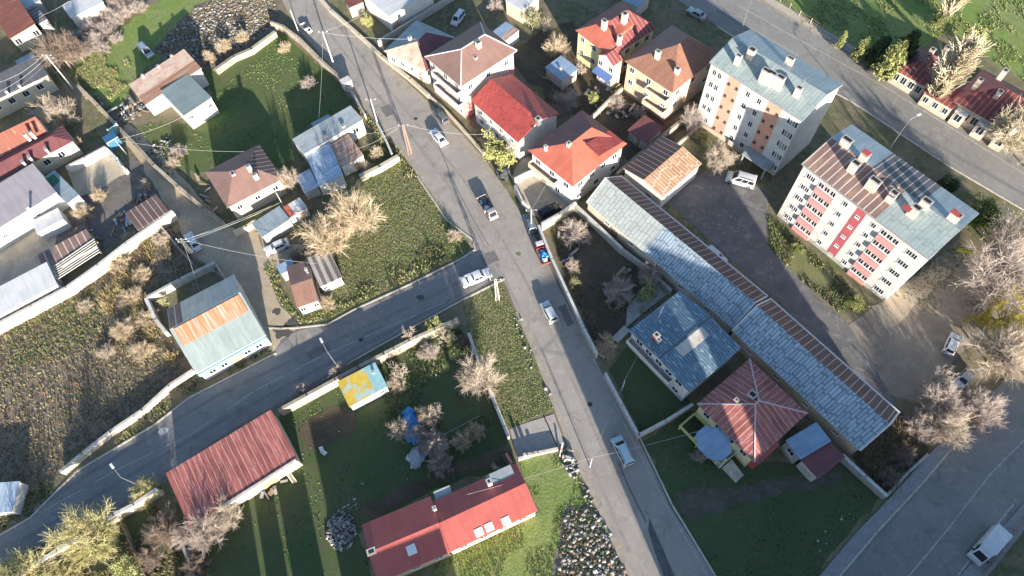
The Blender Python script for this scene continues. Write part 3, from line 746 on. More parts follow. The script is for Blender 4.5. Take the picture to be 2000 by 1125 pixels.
YARD_C = [(470, 905), (560, 800), (660, 750), (880, 640), (915, 660), (948, 745), (985, 830), (1003, 905), (850, 960), (704, 1040), (735, 1180), (240, 1180), (225, 1030), (300, 985), (366, 1022), (470, 960)]
VERGE = [(905, 590), (975, 545), (1000, 600), (1040, 690), (1080, 800), (1000, 836), (985, 825), (950, 740), (915, 650)]
GRASS_D = [(1012, 895), (1095, 872), (1130, 930), (1195, 1060), (1230, 1150), (800, 1180), (870, 1085), (1052, 1000)]
LAWN_E = [(1255, 862), (1350, 800), (1475, 905), (1560, 900), (1650, 890), (1728, 965), (1650, 1045), (1560, 1180), (1420, 1180), (1330, 1010)]
YARD_F = [(1075, 450), (1125, 405), (1215, 490), (1300, 570), (1225, 650), (1172, 695), (1110, 560)]
YARD_G = [(1190, 722), (1235, 665), (1348, 785), (1252, 845)]
MEAD_H = [(1480, -10), (2150, -10), (2150, 260), (2000, 160), (1850, 60), (1740, 140), (1660, 108)]
STRIP_I = [(1500, 425), (1515, 430), (1600, 505), (1700, 600), (1640, 610), (1560, 545), (1500, 480)]
for nm, lb, pts, m, jag in (
    ('grass', 'weedy green field beside the pale main street', FIELD_MID, G_WEED, .5),
    ('grass', 'dry straw-coloured field of reeds on the west side', FIELD_REED, G_DRY, .4),
    ('grass', 'shaded lawn between the teal-roofed house and the main street', LAWN_A, G_LAWN, .5),
    ('grass', 'bright meadow around the parked grey van', MEAD_B, G_MEAD, .6),
    ('grass', 'dark lawn behind the long red-roofed house', YARD_C, G_LAWN_SHADE, .5),
    ('grass', 'narrow weedy verge between garden wall and main street', VERGE, G_WEED, .3),
    ('grass', 'bright rough grass below the concrete driveway', GRASS_D, G_MEAD, .4),
    ('grass', 'deeply shaded lawn south of the hipped red house', LAWN_E, G_LAWN_SHADE, .4),
    ('grass', 'dark garden plot inside the walled corner yard', YARD_F, G_SOIL, .3),
    ('grass', 'small shaded lawn beside the blue-roofed house', YARD_G, G_LAWN_SHADE, .2),
    ('grass', 'bright meadow beyond the road with the fence', MEAD_H, G_MEAD, .6),
    ('grass', 'ragged grass strip along the front of the brown-roofed apartment block', STRIP_I, G_WEED, .5)):
    sheet(nm, lb, pts, m, Z1, jag, 1.5, cat='grass', seed=len(lb))
RDIRT = groundM('rubble_dirt', (.19, .175, .155), (.14, .13, .115), (.24, .22, .20), .4, 1.2, 6)
for lb, pts, m in (
    ('grey gravelly dirt under the rubble of the upper yard', [(300, 98), (345, 48), (385, 12), (430, -10), (535, -10), (548, 32), (522, 64), (470, 98), (425, 132), (348, 144)], RDIRT),
    ('grey stony dirt beside the bottom of the main street', [(1105, 990), (1150, 980), (1190, 1050), (1228, 1125), (1240, 1180), (1075, 1180), (1090, 1080)], RDIRT),
    ('brown soil bed among the shaded lawn', [(575, 850), (640, 800), (700, 790), (690, 850), (610, 875)], G_SOIL),
    ('worn wheel track across the shaded lawn', [(700, 985), (760, 960), (870, 915), (985, 870), (1000, 900), (860, 945), (720, 1015)], G_SOIL),
    ('muddy track across the southern lawn', [(1312, 965), (1345, 960), (1420, 955), (1540, 930), (1640, 920), (1640, 945), (1530, 965), (1440, 985), (1350, 1015), (1335, 1010)], groundM('mud_track', (.115, .10, .08), (.085, .085, .06), (.15, .13, .11), .3, .9, 5)),
    ('bare brown ground behind the apartment blocks', [(1700, 600), (1745, 575), (1830, 500), (1905, 480), (1980, 590), (1950, 640), (1870, 690), (1800, 790), (1745, 775), (1640, 650)], G_DIRTB),
    ('pale trodden ground at the corner of the brown-roofed apartment block', [(1700, 600), (1760, 555), (1830, 520), (1860, 530), (1800, 590), (1740, 640)], G_DIRT),
    ('dark gravel yard behind the tan house', [(1060, 110), (1110, 70), (1225, 190), (1330, 240), (1290, 290), (1150, 220), (1060, 200)], G_SOIL)):
    Z2 += .003; sheet('bare_ground', lb, pts, m, Z2, .5, 1.2, cat='ground', seed=len(lb))
MAIN_R = [(540, -25), (580, 52), (652, 132), (715, 213), (765, 272), (818, 342), (872, 428), (932, 490), (960, 520), (985, 545), (1006, 600), (1045, 690), (1086, 800), (1112, 872), (1152, 955), (1200, 1060), (1255, 1180),
          (1420, 1180), (1395, 1125), (1310, 990), (1243, 850), (1182, 740), (1130, 640), (1090, 558), (1064, 500), (1035, 445), (990, 372), (958, 328), (905, 268), (840, 205), (768, 138), (700, 75), (618, -25)]
sheet('main_street', 'pale worn asphalt of the main street', MAIN_R, A_MAIN, Z3, .08, 3, cat='road')
SIDE_R = [(945, 492), (930, 486), (900, 508), (800, 558), (690, 608), (640, 635), (590, 640), (548, 668), (530, 692), (370, 778), (300, 832), (150, 922), (60, 1012), (-120, 1110), (-120, 1170), (0, 1100), (160, 1030), (250, 985), (440, 850), (560, 782), (690, 702), (800, 640), (900, 585), (978, 540)]
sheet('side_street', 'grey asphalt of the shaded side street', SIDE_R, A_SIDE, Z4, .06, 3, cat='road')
sheet('dirt_lane', 'pale dirt lane running down to the side street', [(225, 255), (262, 300), (330, 410), (385, 500), (440, 545), (500, 630), (530, 690), (560, 668), (592, 640), (548, 600), (522, 525), (505, 452), (470, 455), (440, 440), (350, 340), (285, 270), (250, 240)], G_DIRT, Z3, .25, 1.5, cat='road')
sheet('drive_path', 'pale earth in front of the grey carport', [(505, 452), (470, 455), (500, 435), (515, 470), (600, 480), (560, 520), (522, 525)], G_DIRT, Z2, .2, 1.5, cat='ground')
BIG_R = [(1290, -30), (1330, 5), (1400, 50), (1500, 112), (1660, 195), (1840, 315), (2010, 415), (2300, 590), (2300, 470), (2010, 318), (1850, 220), (1720, 140), (1480, -5), (1440, -30)]
sheet('main_road', 'wide asphalt road passing behind the apartment blocks', BIG_R, A_BIG, Z3, .08, 4, cat='road')
sheet('pavement', 'narrow pale pavement between road and iron fence', [(1440, -30), (1480, -5), (1720, 140), (1850, 220), (2010, 318), (2300, 470), (2300, 450), (2010, 302), (1855, 206), (1725, 126), (1492, -12), (1455, -35)], M('paving_slabs', (.46, .40, .33), (.38, .33, .27), 1.5, .9), .12, 0, cat='pavement')
AVE_R = [(1610, 1180), (1640, 1125), (1712, 1040), (1800, 945), (1862, 872), (1945, 760), (2010, 690), (2250, 420), (2450, 600), (2200, 820), (2005, 975), (1870, 1130), (1840, 1180)]
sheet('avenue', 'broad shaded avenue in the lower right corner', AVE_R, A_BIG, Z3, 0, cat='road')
sheet('pavement', 'grey pavement along the near side of the shaded avenue', [(1572, 1180), (1600, 1125), (1672, 1040), (1735, 975), (1812, 890), (1838, 862), (1862, 872), (1800, 945), (1712, 1040), (1640, 1125), (1610, 1180)], M('grey_paving', (.30, .29, .29), (.24, .23, .23), 2, .9), .13, 0, cat='pavement')
sheet('pavement', 'concrete kerb strip on the far side of the shaded avenue', [(2250, 800), (2005, 975), (1870, 1130), (1850, 1180), (1890, 1180), (1925, 1130), (2020, 1010), (2250, 840)], M('grey_paving', (.30, .29, .29)), .12, 0, cat='pavement')
sheet('parking_lot', 'dark patched asphalt yard behind the long shed', [(1300, 392), (1345, 355), (1400, 320), (1420, 340), (1500, 372), (1498, 430), (1500, 480), (1560, 545), (1650, 625), (1745, 775), (1755, 800), (1700, 770), (1500, 570)], A_LOT, Z3, .2, 2, cat='parking lot')
sheet('driveway', 'concrete driveway with a dark drain line beside the main street', [(995, 838), (1082, 808), (1104, 868), (1095, 885), (1010, 895)], M('driveway_concrete', (.37, .335, .30), (.31, .28, .255), 1.2, .9), Z4, .08, 1.5, cat='driveway')
sheet('bare_ground', 'grey trodden yard between courtyard, sheds and lane', [(60, 470), (120, 385), (160, 385), (245, 340), (262, 300), (330, 410), (310, 440), (215, 475), (180, 500), (90, 545)], groundM('grey_yard', (.17, .155, .14), (.12, .11, .10), (.21, .19, .17), .2, .8, 5), Z2 + .004, .4, 1.2, cat='ground')
sheet('bare_ground', 'pale trodden yard in front of the lilac-roofed house', [(-40, 520), (20, 475), (85, 430), (120, 445), (90, 520), (20, 560), (-40, 600)], G_YARD, Z2 + .006, .3, 1.2, cat='ground')
sheet('bare_ground', 'dark earth around the blue garden shed and tan house', [(1000, 100), (1060, 60), (1120, 40), (1240, 190), (1340, 250), (1250, 330), (1200, 290), (1095, 205), (1010, 140)], G_SOIL, Z2 + .008, .6, 1.2, cat='ground')
sheet('courtyard', 'pale concrete courtyard of the blue-gated house', [(128, 325), (202, 293), (250, 340), (190, 400), (150, 385)], G_YARD, Z3, .1, cat='yard')
sheet('courtyard', 'white concrete forecourt of the red-roofed white house', [(998, 345), (1025, 300), (1118, 370), (1122, 395), (1062, 430), (1030, 415)], G_YARD, Z2, .1, cat='yard')
sheet('courtyard', 'concrete apron behind the blue-roofed house', [(1222, 640), (1320, 560), (1290, 525), (1225, 600)], CONC, Z3, 0, cat='yard')
def dashes(name, label, pts, on, off, wd=.14, z=.046, m=None):
    b = MB(); P = [U(*p)[:2] for p in pts]; pos = 0
    for p, q in zip(P[:-1], P[1:]):
        L = np.linalg.norm(q - p); d = (q - p) / L; s = 0
        while s < L:
            e = min(L, s + on); a, c = p + d * s, p + d * e; n = np.array([-d[1], d[0]]) * wd / 2
            b.face([(*(a - n), z), (*(c - n), z), (*(c + n), z), (*(a + n), z)]); s = e + off
    tag(b.build(name, m or PAINTW), label, 'road marking' if m is None else 'road patch', None, 'structure')
dashes('road_marking', 'broken white centre line of the side street', [(0, 1048), (100, 990), (240, 912), (370, 850), (500, 762), (640, 690), (760, 638), (870, 590)], 4.5, 1.6, .11, .052)
dashes('road_marking', 'thin white edge line of the main street', [(1100, 580), (1160, 700), (1215, 820), (1300, 985), (1385, 1130)], 60, 0, .1)
dashes('road_marking', 'white lane line down the shaded avenue', [(1775, 1125), (1850, 1035), (1935, 925), (2000, 860)], 80, 0, .16)
dashes('road_marking', 'white edge line of the avenue by the box truck', [(1870, 1125), (1930, 1045), (2000, 960)], 6, 2.5, .2)
dashes('road_marking', 'faint pale edge line along the fence-side kerb', [(1440, 10), (1600, 100), (1720, 165), (1850, 245), (2000, 340)], 60, 0, .16)
dashes('road_marking', 'white lane line near the silver saloon', [(1380, 0), (1450, 45), (1560, 110)], 30, 0, .14)
WORN = asphaltM('worn_wheel_path', (.285, .255, .225), (.25, .225, .20), (.33, .295, .26), .4); WORND = asphaltM('dark_wheel_path', (.205, .197, .19), (.175, .168, .164), (.24, .23, .22), .4)
TAR = M('tar_seam', (.10, .095, .09), (.15, .14, .13), 2, .7)
for i, (lb, pts, wd, m) in enumerate((
  ('darker wheel path on the main street, west one', [(640, 60), (720, 165), (800, 262), (868, 350), (930, 450), (985, 545), (1060, 690), (1130, 850), (1230, 1080)], .55, WORN),
  ('darker wheel path on the main street, east one', [(660, 50), (742, 155), (832, 262), (905, 350), (970, 450), (1025, 545), (1095, 690), (1165, 850), (1270, 1080)], .5, WORN),
  ('dark wheel path on the side street near the kerb', [(20, 1025), (250, 878), (420, 775), (600, 690), (800, 600), (920, 540)], .6, WORND),
  ('dark wheel path on the side street near the stone wall', [(40, 1058), (260, 925), (440, 818), (620, 722), (800, 628), (930, 560)], .6, WORND),
  ('dark wheel path along the wide road', [(1400, 20), (1560, 118), (1720, 215), (1860, 300), (2000, 380)], .8, WORND),
  ('tar seam running along the upper main street', [(858, 288), (880, 340), (902, 388), (925, 430), (955, 480)], .14, TAR),
  ('tar seam along the lower main street', [(1208, 905), (1232, 960), (1262, 1020)], .2, TAR))):
    dashes('road_patch', lb, pts, 90, 0, wd, .0415 + .0006 * i, m)
PATCH = asphaltM('fresh_patch', (.17, .16, .155), (.14, .135, .13), (.22, .21, .2), .4)
for lb, pts in (('square darker repair patch on the upper main street', [(742, 210), (760, 204), (772, 222), (754, 229)]), ('long repair patch beside the white hatchback', [(1090, 600), (1104, 594), (1122, 632), (1108, 638)]), ('repair patch at the street junction', [(935, 500), (965, 490), (975, 508), (946, 520)]),
                ('repair patch on the side street before the yellow shed', [(598, 690), (640, 670), (648, 682), (606, 703)]), ('pale worn strip where the lane meets the side street', [(560, 655), (600, 642), (612, 660), (570, 676)])):
    sheet('road_patch', lb, pts, PATCH if 'pale' not in lb else WORN, .0462, .08, .5, cat='road patch', seed=len(lb))
for lb, x, y in (('round iron manhole cover on the main street near the driveway', 1152, 790), ('round iron manhole cover on the side street', 705, 664), ('round iron manhole cover on the upper main street', 812, 232)):
    c = U(x, y); b = MB(); b.prism([(.36 * math.cos(k * math.pi / 8), .36 * math.sin(k * math.pi / 8)) for k in range(16)], .03, .053); o = b.build('manhole_cover', plain('cast_iron', (.07, .068, .065), .6, .4)); o.location = c; tag(o, lb, 'manhole cover', None, 'structure')
b = MB(); p, q = U(1062, 812), U(1092, 880); b.bar((p[0], p[1], .038), (q[0], q[1], .038), .18, .012)
tag(b.build('drain_channel', DARK), 'dark drain channel crossing the concrete driveway', 'drain', None, 'structure')
def stain(label, px, py, r, m=None, z=.050, seed=1):
    rr = random.Random(seed); c = U(px, py); b = MB(); n = 18
    b.face([(c[0] + math.cos(i / n * 6.283) * r * rr.uniform(.6, 1.2), c[1] + math.sin(i / n * 6.283) * r * rr.uniform(.5, 1.0), z) for i in range(n)])
    tag(b.build('road_patch', m or M('dark_patch', (.10, .09, .085), (.07, .065, .06), 3, .7)), label, 'road patch', None, 'structure')
stain('dark oily patch where the lane meets the side street', 552, 648, 1.6, seed=2); stain('round dark puddle mark on the dirt lane', 541, 608, .8, seed=3, z=.045)
stain('dark patch in the middle of the side street', 822, 581, .7, seed=4); stain('pale splash on the side street', 318, 842, .8, M('pale_splash', (.5, .5, .5), (.36, .36, .36), 3), seed=5)
stain('dark damp patch beside the lane mouth', 570, 632, 1.1, seed=6)
stain('green scrap of fallen branch on the main street', 1013, 496, .5, M('scrap_green', (.16, .2, .07)), seed=7)

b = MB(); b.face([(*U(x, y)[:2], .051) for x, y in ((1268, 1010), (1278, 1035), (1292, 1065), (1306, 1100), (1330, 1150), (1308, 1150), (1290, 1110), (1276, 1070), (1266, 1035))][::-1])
tag(b.build('road_patch', M('dark_streak', (.12, .115, .11), (.085, .082, .08), 1.2, .5)), 'long dark streak at the bottom of the main street', 'road patch', None, 'structure')  # narrow darker streak laid over the asphalt
def shoulder(label, pts, wd, m, seed, z=.043):
    "ragged dusty band along a road edge; wd metres to the right of the line"
    r = random.Random(seed); P = [U(*p)[:2] for p in pts]; a, c = [], []
    for p, q in zip(P[:-1], P[1:]):
        L = np.linalg.norm(q - p); n = max(1, int(L / .8)); nn = np.array([(q - p)[1], -(q - p)[0]]) / L
        for i in range(n):
            o = p + (q - p) * i / n; a.append((*(o - nn * .25), z)); c.append((*(o + nn * wd * r.uniform(.15, 1.2)), z))
    b = MB()
    for i in range(len(a) - 1): b.face([a[i], c[i], c[i + 1], a[i + 1]][::-1])
    for f in range(len(b.f)):
        x, y, w_ = (Vector(b.v[k]) for k in b.f[f][:3])
        if (y - x).cross(w_ - x).z < 0: b.f[f] = b.f[f][::-1]
    tag(b.build('road_shoulder', m), label, 'road edge', None, 'structure')
DUST = groundM('road_dust', (.36, .31, .25), (.29, .25, .20), (.42, .37, .30), .5, 1.2, 8, (.35, .65), .95, .2)
shoulder('dusty west shoulder of the lower main street', [(1006, 600), (1045, 690), (1086, 800), (1112, 872), (1152, 955), (1200, 1060), (1240, 1150)][::-1], 1.0, DUST, 1)
shoulder('dusty east shoulder of the upper main street', [(958, 328), (905, 268), (840, 205), (768, 138), (700, 75), (618, -25)][::-1], .9, DUST, 2)
shoulder('dusty west shoulder of the upper main street', [(540, -25), (580, 52), (652, 132), (715, 213), (765, 272), (818, 342), (872, 428), (932, 490)][::-1], .8, DUST, 3)
shoulder('gritty edge of the side street below the stone wall', [(978, 540), (900, 585), (800, 640), (690, 702), (560, 782), (440, 850), (250, 985)][::-1], .6, M('grit', (.2, .18, .16)), 4, .046)
shoulder('gritty edge of the side street along the kerb', [(548, 668), (590, 640), (640, 635), (690, 608), (800, 558), (900, 508)], .5, M('grit', (.2, .18, .16)), 5, .046)
shoulder('dusty edge of the wide road along the fence pavement', [(1480, -5), (1720, 140), (1850, 220), (2010, 318), (2300, 470)], .9, DUST, 6)
# ------------------------------------------------------------------ kerbs and walls
KERB = M('kerb_stone', (.52, .47, .40), (.40, .36, .31), 2, .9)
def kerb(label, pts, h=.14, w=.25): return wall_run('kerb', label, 'kerb', pts, h, w, KERB, 'base', 'structure')
kerb('curved pale kerb along the weedy field on the side street', [(500, 640), (548, 642), (585, 640), (640, 634), (690, 606), (800, 556), (900, 506), (928, 488), (925, 470)])
kerb('kerb on the reed-field side of the side street', [(540, 690), (470, 726), (370, 777), (300, 831), (150, 921), (60, 1011), (-60, 1080)])
kerb('kerb under the long garden wall of the side street', [(985, 545), (900, 588), (800, 643), (690, 705), (640, 738)])
kerb('low kerb down the west edge of the main street', [(815, 345), (872, 430), (925, 470)])
kerb('straight kerb along the east edge of the main street', [(1248, 852), (1312, 985), (1400, 1130)])
kerb('kerb between avenue and near pavement', [(1640, 1125), (1712, 1040), (1800, 945), (1862, 872)], .17)
kerb('kerb on the house side of the wide road', [(1400, 52), (1500, 114), (1660, 197), (1840, 317), (2010, 417)])
CAPW = M('wall_coping', (.56, .54, .50), (.44, .42, .39), 2, .9)
def wall(label, pts, h, th, m, cap=None, cat='wall', name='garden_wall'): return wall_run(name, label, cat, pts, h, th, m, cap)
wall('grey coped wall along the east side of the main street', [(1052, 440), (1078, 505), (1108, 570), (1140, 640), (1166, 690)], 1.9, .3, GREYW, CAPW)
wall('grey coped wall beside the small lawn of the blue-roofed house', [(1182, 728), (1215, 790), (1247, 850)], 1.7, .3, GREYW, CAPW)
wall('stepped grey wall separating the blue-roofed and hipped red houses', [(1247, 850), (1300, 822), (1352, 790)], 1.7, .3, GREYW, CAPW)
wall('pale rendered wall at the corner of the white forecourt', [(1058, 437), (1092, 418), (1124, 396)], 2.0, .35, CREAM, CAPW)
wall('grey wall behind the dark walled garden', [(1120, 396), (1168, 440), (1215, 485)], 1.8, .3, GREYW, CAPW)
wall('concrete retaining wall beside the long shed', [(1215, 485), (1262, 520), (1310, 566)], 1.5, .4, CONC)
wall('white rendered front wall of the forecourt, gate side', [(1005, 362), (1020, 390), (1032, 402)], 1.5, .3, WHITE)
wall('short white wall across the forecourt top', [(1005, 348), (1028, 336), (1046, 330)], 1.5, .3, WHITE)
wall('rough stone wall on the west edge of the main street', [(528, 42), (552, 50), (582, 72), (622, 112), (655, 142), (678, 168)], 1.6, .5, STONE)
wall('brown boundary wall below the stone pillar on the main street', [(684, 175), (700, 200), (712, 222)], 1.5, .3, GREYW)
wall('pale wall end in the weedy field beside the flat-roofed house', [(702, 343), (740, 325), (775, 305)], 1.4, .7, CREAM)
wall('dark slatted boundary wall beside the weedy field', [(735, 238), (752, 270), (765, 300)], 1.3, .25, GREYW, CAPW)
wall('long low pale wall on the east edge of the upper main street', [(612, -20), (645, 18), (700, 66), (745, 108), (800, 152), (836, 184)], .8, .6, CREAM)
wall('low pale wall beside the pink house', [(836, 184), (868, 212), (905, 252), (945, 298)], .7, .35, CREAM)
wall('dark boundary wall from the main street up past the white sheet roof', [(737, 80), (790, 48), (850, 10), (890, -15)], 1.5, .3, GREYW, CONC)
wall('long sunlit stone wall along the side street gardens', [(895, 622), (850, 642), (800, 664), (750, 690), (700, 716), (655, 740), (600, 770), (545, 800)], 2.2, .5, STONE, None)
wall('pale wall running past the yellow-green trees of the side street', [(306, 955), (262, 985), (222, 1005), (150, 1052), (112, 1075), (40, 1118), (-60, 1180)], 2.2, .4, CREAM, CAPW)
wall('long whitewashed wall along the reed field', [(376, 722), (330, 752), (278, 800), (215, 842), (160, 885), (118, 920)], 1.3, .45, CONCL)
wall('dark purple-grey wall of the shaded lawn beside the verge', [(915, 650), (935, 705), (950, 745), (968, 790), (985, 832), (992, 850)], 1.7, .35, GREYW, CAPW)
wall('rose painted wall beside the concrete driveway', [(988, 885), (1000, 905), (1012, 930)], 1.6, .35, PINKRED)
wall('ruined stone wall along the upper lane', [(150, 165), (190, 205), (230, 248), (262, 280), (300, 322)], 1.1, .6, STONE)
wall('mossy stone wall along the lower lane', [(300, 322), (345, 362), (395, 405), (432, 432)], 1.2, .6, STONE)
wall('pale wall stub at the bend of the lane', [(455, 452), (480, 442), (498, 430)], 1.3, .5, CREAM)
wall('tall sunlit cream wall along the reed field', [(-20, 640), (60, 598), (128, 562), (190, 518), (245, 475), (335, 412)], 2.4, .35, CREAM, CAPW)
wall('wall between cream shed and lane end', [(312, 440), (345, 480), (372, 510)], 1.2, .35, STONE)
wall('sunlit wall between the yellow and tan houses', [(1130, 250), (1165, 218), (1195, 188), (1215, 172)], 1.5, .35, CREAM)
wall('dark mossy wall behind the rusty shed', [(1205, 338), (1260, 290), (1330, 235), (1360, 205)], 1.4, .5, STONE)
wall('pale wall beside the pale-roofed apartment entrance', [(1300, 300), (1345, 262), (1375, 235)], .9, .3, CREAM)
wall('white sunlit wall along the top of the concrete courtyard', [(128, 326), (165, 308), (204, 287)], 1.8, .35, WHITE, CAPW)
wall('white wall of the concrete courtyard facing the lane', [(204, 287), (228, 312), (243, 330)], 1.3, .6, WHITE)
wall('concrete wall at the corner of the southern lawn', [(1645, 888), (1690, 930), (1732, 968)], 1.6, .35, CONC, CAPW)
wall('low stone wall round the brushwood corner by the avenue', [(1732, 968), (1775, 922), (1812, 888)], .8, .35, GREYW)
wall('ruined field wall beside the rubble yard', [(420, 135), (455, 110), (490, 95), (535, 62)], 1.3, .7, STONE)
wall('dark wall across the lower west garden', [(350, 1045), (365, 1090), (380, 1140)], 1.5, .35, GREYW)
wall('thin timber fence rail in the lower west garden', [(235, 1020), (255, 1065), (285, 1130)], 1.2, .15, WOOD)
wall('whitewashed pen wall round the teal warehouse yard, far side', [(286, 580), (350, 545), (418, 512)], 1.6, .45, CONC)
wall('white pen wall round the teal warehouse yard, field side', [(284, 582), (302, 622), (322, 648)], 1.5, .5, WHITE)
wall('white pen wall round the teal warehouse yard, lane side', [(420, 514), (436, 540), (447, 556)], 1.4, .2, CONC)
wall('low concrete edge wall beside the yard of the hipped red house', [(1225, 640), (1200, 665), (1178, 690)], .5, 1.2, CONC)
wall('short rubble wall across the end of the driveway', [(1012, 896), (1050, 884), (1088, 876)], .7, .4, CONCL)
# fence with posts along the wide road
def fence(label, pts, h=1.3, step=2.6, m=None, rails=3):
    P = [U(*p) for p in pts]; c = P[0]; root = thing('fence', label, 'fence', (c[0], c[1], 0)); m = m or METALG; b = MB(); k = 0
    for p, q in zip(P[:-1], P[1:]):
        L = np.linalg.norm(q - p); n = max(1, int(L / step))
        for i in range(n):
            a = p + (q - p) * i / n - c
            if k < 90: s = MB(); s.box(-.06, -.06, 0, .06, .06, h + .1); o = s.build('post', M('fence_post', (.42, .38, .33)), root); o.location = (a[0], a[1], 0); k += 1
        for r in range(rails): b.bar(p - c + np.array([0, 0, .25 + r * (h - .3) / max(1, rails - 1)]), q - c + np.array([0, 0, .25 + r * (h - .3) / max(1, rails - 1)]), .05, .06)
    b.build('rail', m, root); return root
FNC = M('fence_rail', (.32, .25, .19), (.22, .17, .13), 3)
fence('long iron fence between the meadow and the wide road', [(1488, -25), (1560, 32), (1650, 92), (1740, 150), (1860, 222), (2010, 312)], 1.3, 2.6, FNC)
fence('dark railing on the far side of the avenue', [(2010, 1000), (1965, 1055), (1915, 1125)], 1.0, 1.6, FNC)
# ------------------------------------------------------------------ roof finishes
R_PALE = roofM('pale_green_sheet', (.38, .44, .42), (.31, .37, .36), .6, .66, .12, 3.0, None, 0, .5, .15, .12)
R_PALEB = roofM('blue_grey_sheet', (.36, .42, .45), (.29, .35, .385), .75, .75, .1, 3.0, None, 0, .4, .3, .12)
R_RUST = roofM('brown_rust_sheet', (.27, .17, .14), (.21, .13, .11), 1.1, 1.55, .16, 0, (.34, .2, .13), .5, .7, 0, .25)
R_DKSTR = roofM('dark_striped_sheet', (.16, .15, .16), (.11, .105, .115), 1.0, 1.5, .16, 0, None, 0, .6, .1, .3)
R_SLATE_SHADE = roofM('galvanised_shade_sheet', (.50, .58, .64), (.34, .43, .51), .5, .36, .26, 1.9, (.17, .20, .27), .34, .42, .25, .4, (1.6, .2), (1.8, .25))  # bluer copy of the shed sheeting, painting its shaded stretch
R_SLATE_LIT = roofM('galvanised_sunlit_sheet', (.44, .47, .45), (.37, .40, .39), .7, .55, .16, 1.6, (.40, .28, .24), .25, .5, .15, .2)  # whiter copy of the shed sheeting, painting its sunlit stretch
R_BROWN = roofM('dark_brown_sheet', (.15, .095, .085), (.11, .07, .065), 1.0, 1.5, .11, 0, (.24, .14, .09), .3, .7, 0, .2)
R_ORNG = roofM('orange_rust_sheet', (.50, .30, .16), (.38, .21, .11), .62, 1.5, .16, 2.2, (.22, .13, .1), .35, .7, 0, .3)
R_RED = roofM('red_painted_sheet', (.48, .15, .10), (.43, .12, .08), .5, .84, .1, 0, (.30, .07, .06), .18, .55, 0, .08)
R_REDC = roofM('red_corrugated_sheet', (.44, .085, .075), (.38, .07, .06), .42, .62, .3, 2.6, (.50, .17, .14), .3, .5, 0, .25)
R_REDW = roofM('faded_red_sheet', (.45, .17, .14), (.27, .075, .065), .8, 1.4, .09, 0, (.56, .42, .40), .25, .6, 0, .45, (1.8, .22), (1.6, .22))
R_REDS = roofM('smooth_red_sheet', (.44, .115, .095), (.40, .10, .085), 1.0, .9, .05, 0, (.33, .07, .065), .2, .5, 0, .06)
R_PURP = roofM('maroon_and_shade_sheet', (.20, .075, .075), (.16, .06, .065), .5, .8, .12, 0, None, 0, .55, 0, .12)  # maroon roofing; also paints shade on red slopes turned from the sun
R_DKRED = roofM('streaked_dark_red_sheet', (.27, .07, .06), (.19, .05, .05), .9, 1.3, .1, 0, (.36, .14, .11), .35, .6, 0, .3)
R_TILE = roofM('terracotta_tile', (.38, .19, .125), (.31, .15, .10), .32, .7, .2, .4, None, 0, .8, 0, .3)
R_TILEB = roofM('brown_tile', (.36, .20, .145), (.31, .17, .125), .35, .82, .2, .45, None, 0, .8, 0, .2)
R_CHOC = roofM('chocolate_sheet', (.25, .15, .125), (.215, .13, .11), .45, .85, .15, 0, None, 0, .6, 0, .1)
R_BLUE = roofM('steel_blue_sheet', (.125, .205, .27), (.09, .155, .21), .45, 1.35, .12, 0, (.34, .45, .52), .46, .4, .2, .25, (1.2, .5), (1.6, .5))
R_BLUEP = roofM('pale_blue_sheet', (.30, .40, .52), (.24, .33, .45), .9, .9, .06, 0, None, 0, .45, .15, .1)
R_GREYF = roofM('grey_felt', (.36, .40, .42), (.29, .325, .34), 1.0, .9, .05, 2.5, (.18, .19, .18), .3, .8, 0, .12)
R_SHADOWST = roofM('shadow_streaked_sheet', (.56, .63, .70), (.36, .46, .58), .8, .8, .06, 0, (.16, .24, .36), .50, .45, .1, .3, (2.2, .12), (2.0, .15))  # pale sheet with blue tree-shadow streaks painted into its colour
R_RUSTP = roofM('patchy_rust_sheet', (.36, .16, .11), (.50, .36, .28), .9, 1.3, .08, 0, (.46, .38, .30), .45, .7, 0, .25)
R_WHITE = roofM('white_sheet', (.58, .58, .58), (.50, .51, .52), 1.2, .9, .04, 0, None, 0, .6, 0, .06)
R_TEAL = roofM('pale_teal_sheet', (.25, .29, .29), (.20, .245, .245), .9, .85, .06, 0, (.30, .33, .32), .2, .5, .1, .12)
R_ORST = roofM('orange_streaked_sheet', (.37, .31, .27), (.31, .25, .21), .8, .9, .06, 0, (.33, .13, .05), .85, .65, 0, .25, (2.6, .2), (2.6, .10))
R_RUSTW = roofM('pinkish_rust_sheet', (.62, .50, .42), (.56, .41, .32), .8, .9, .05, 0, (.50, .25, .15), .55, .65, 0, .2, (1.5, .3), (.8, .4))
R_YTEAL = roofM('yellow_sheet', (.56, .42, .05), (.50, .34, .06), 1.1, .95, .04, 0, (.30, .46, .50), .60, .6, 0, .1, (.8, .8), (.30, .28))
R_TEALB = roofM('turquoise_sheet', (.16, .40, .44), (.30, .46, .48), 1.1, .9, .04, 0, (.10, .26, .33), .35, .6, 0, .12, (.8, .8), (.6, .6))
R_LILAC = roofM('lilac_grey_sheet', (.40, .36, .37), (.35, .31, .33), 1.2, .92, .04, 0, None, 0, .7, 0, .08)
R_TERR = roofM('terracotta_sheet', (.23, .075, .05), (.19, .065, .045), .7, .8, .12, 0, (.55, .30, .2), .3, .6, 0, .2)
TRIMW = plain('white_roof_trim', (.62, .60, .58), .6); TRIMG = plain('grey_roof_trim', (.33, .34, .35), .5, .2); TRIMR = plain('red_roof_trim', (.40, .08, .07), .5)
SALMON = wallM('salmon_render', (.62, .33, .24), (.56, .29, .21), .15); ROSE = wallM('rose_render', (.62, .29, .27), (.56, .25, .235), .15); CRIMSON = wallM('crimson_render', (.40, .10, .115), (.34, .085, .1), .15)

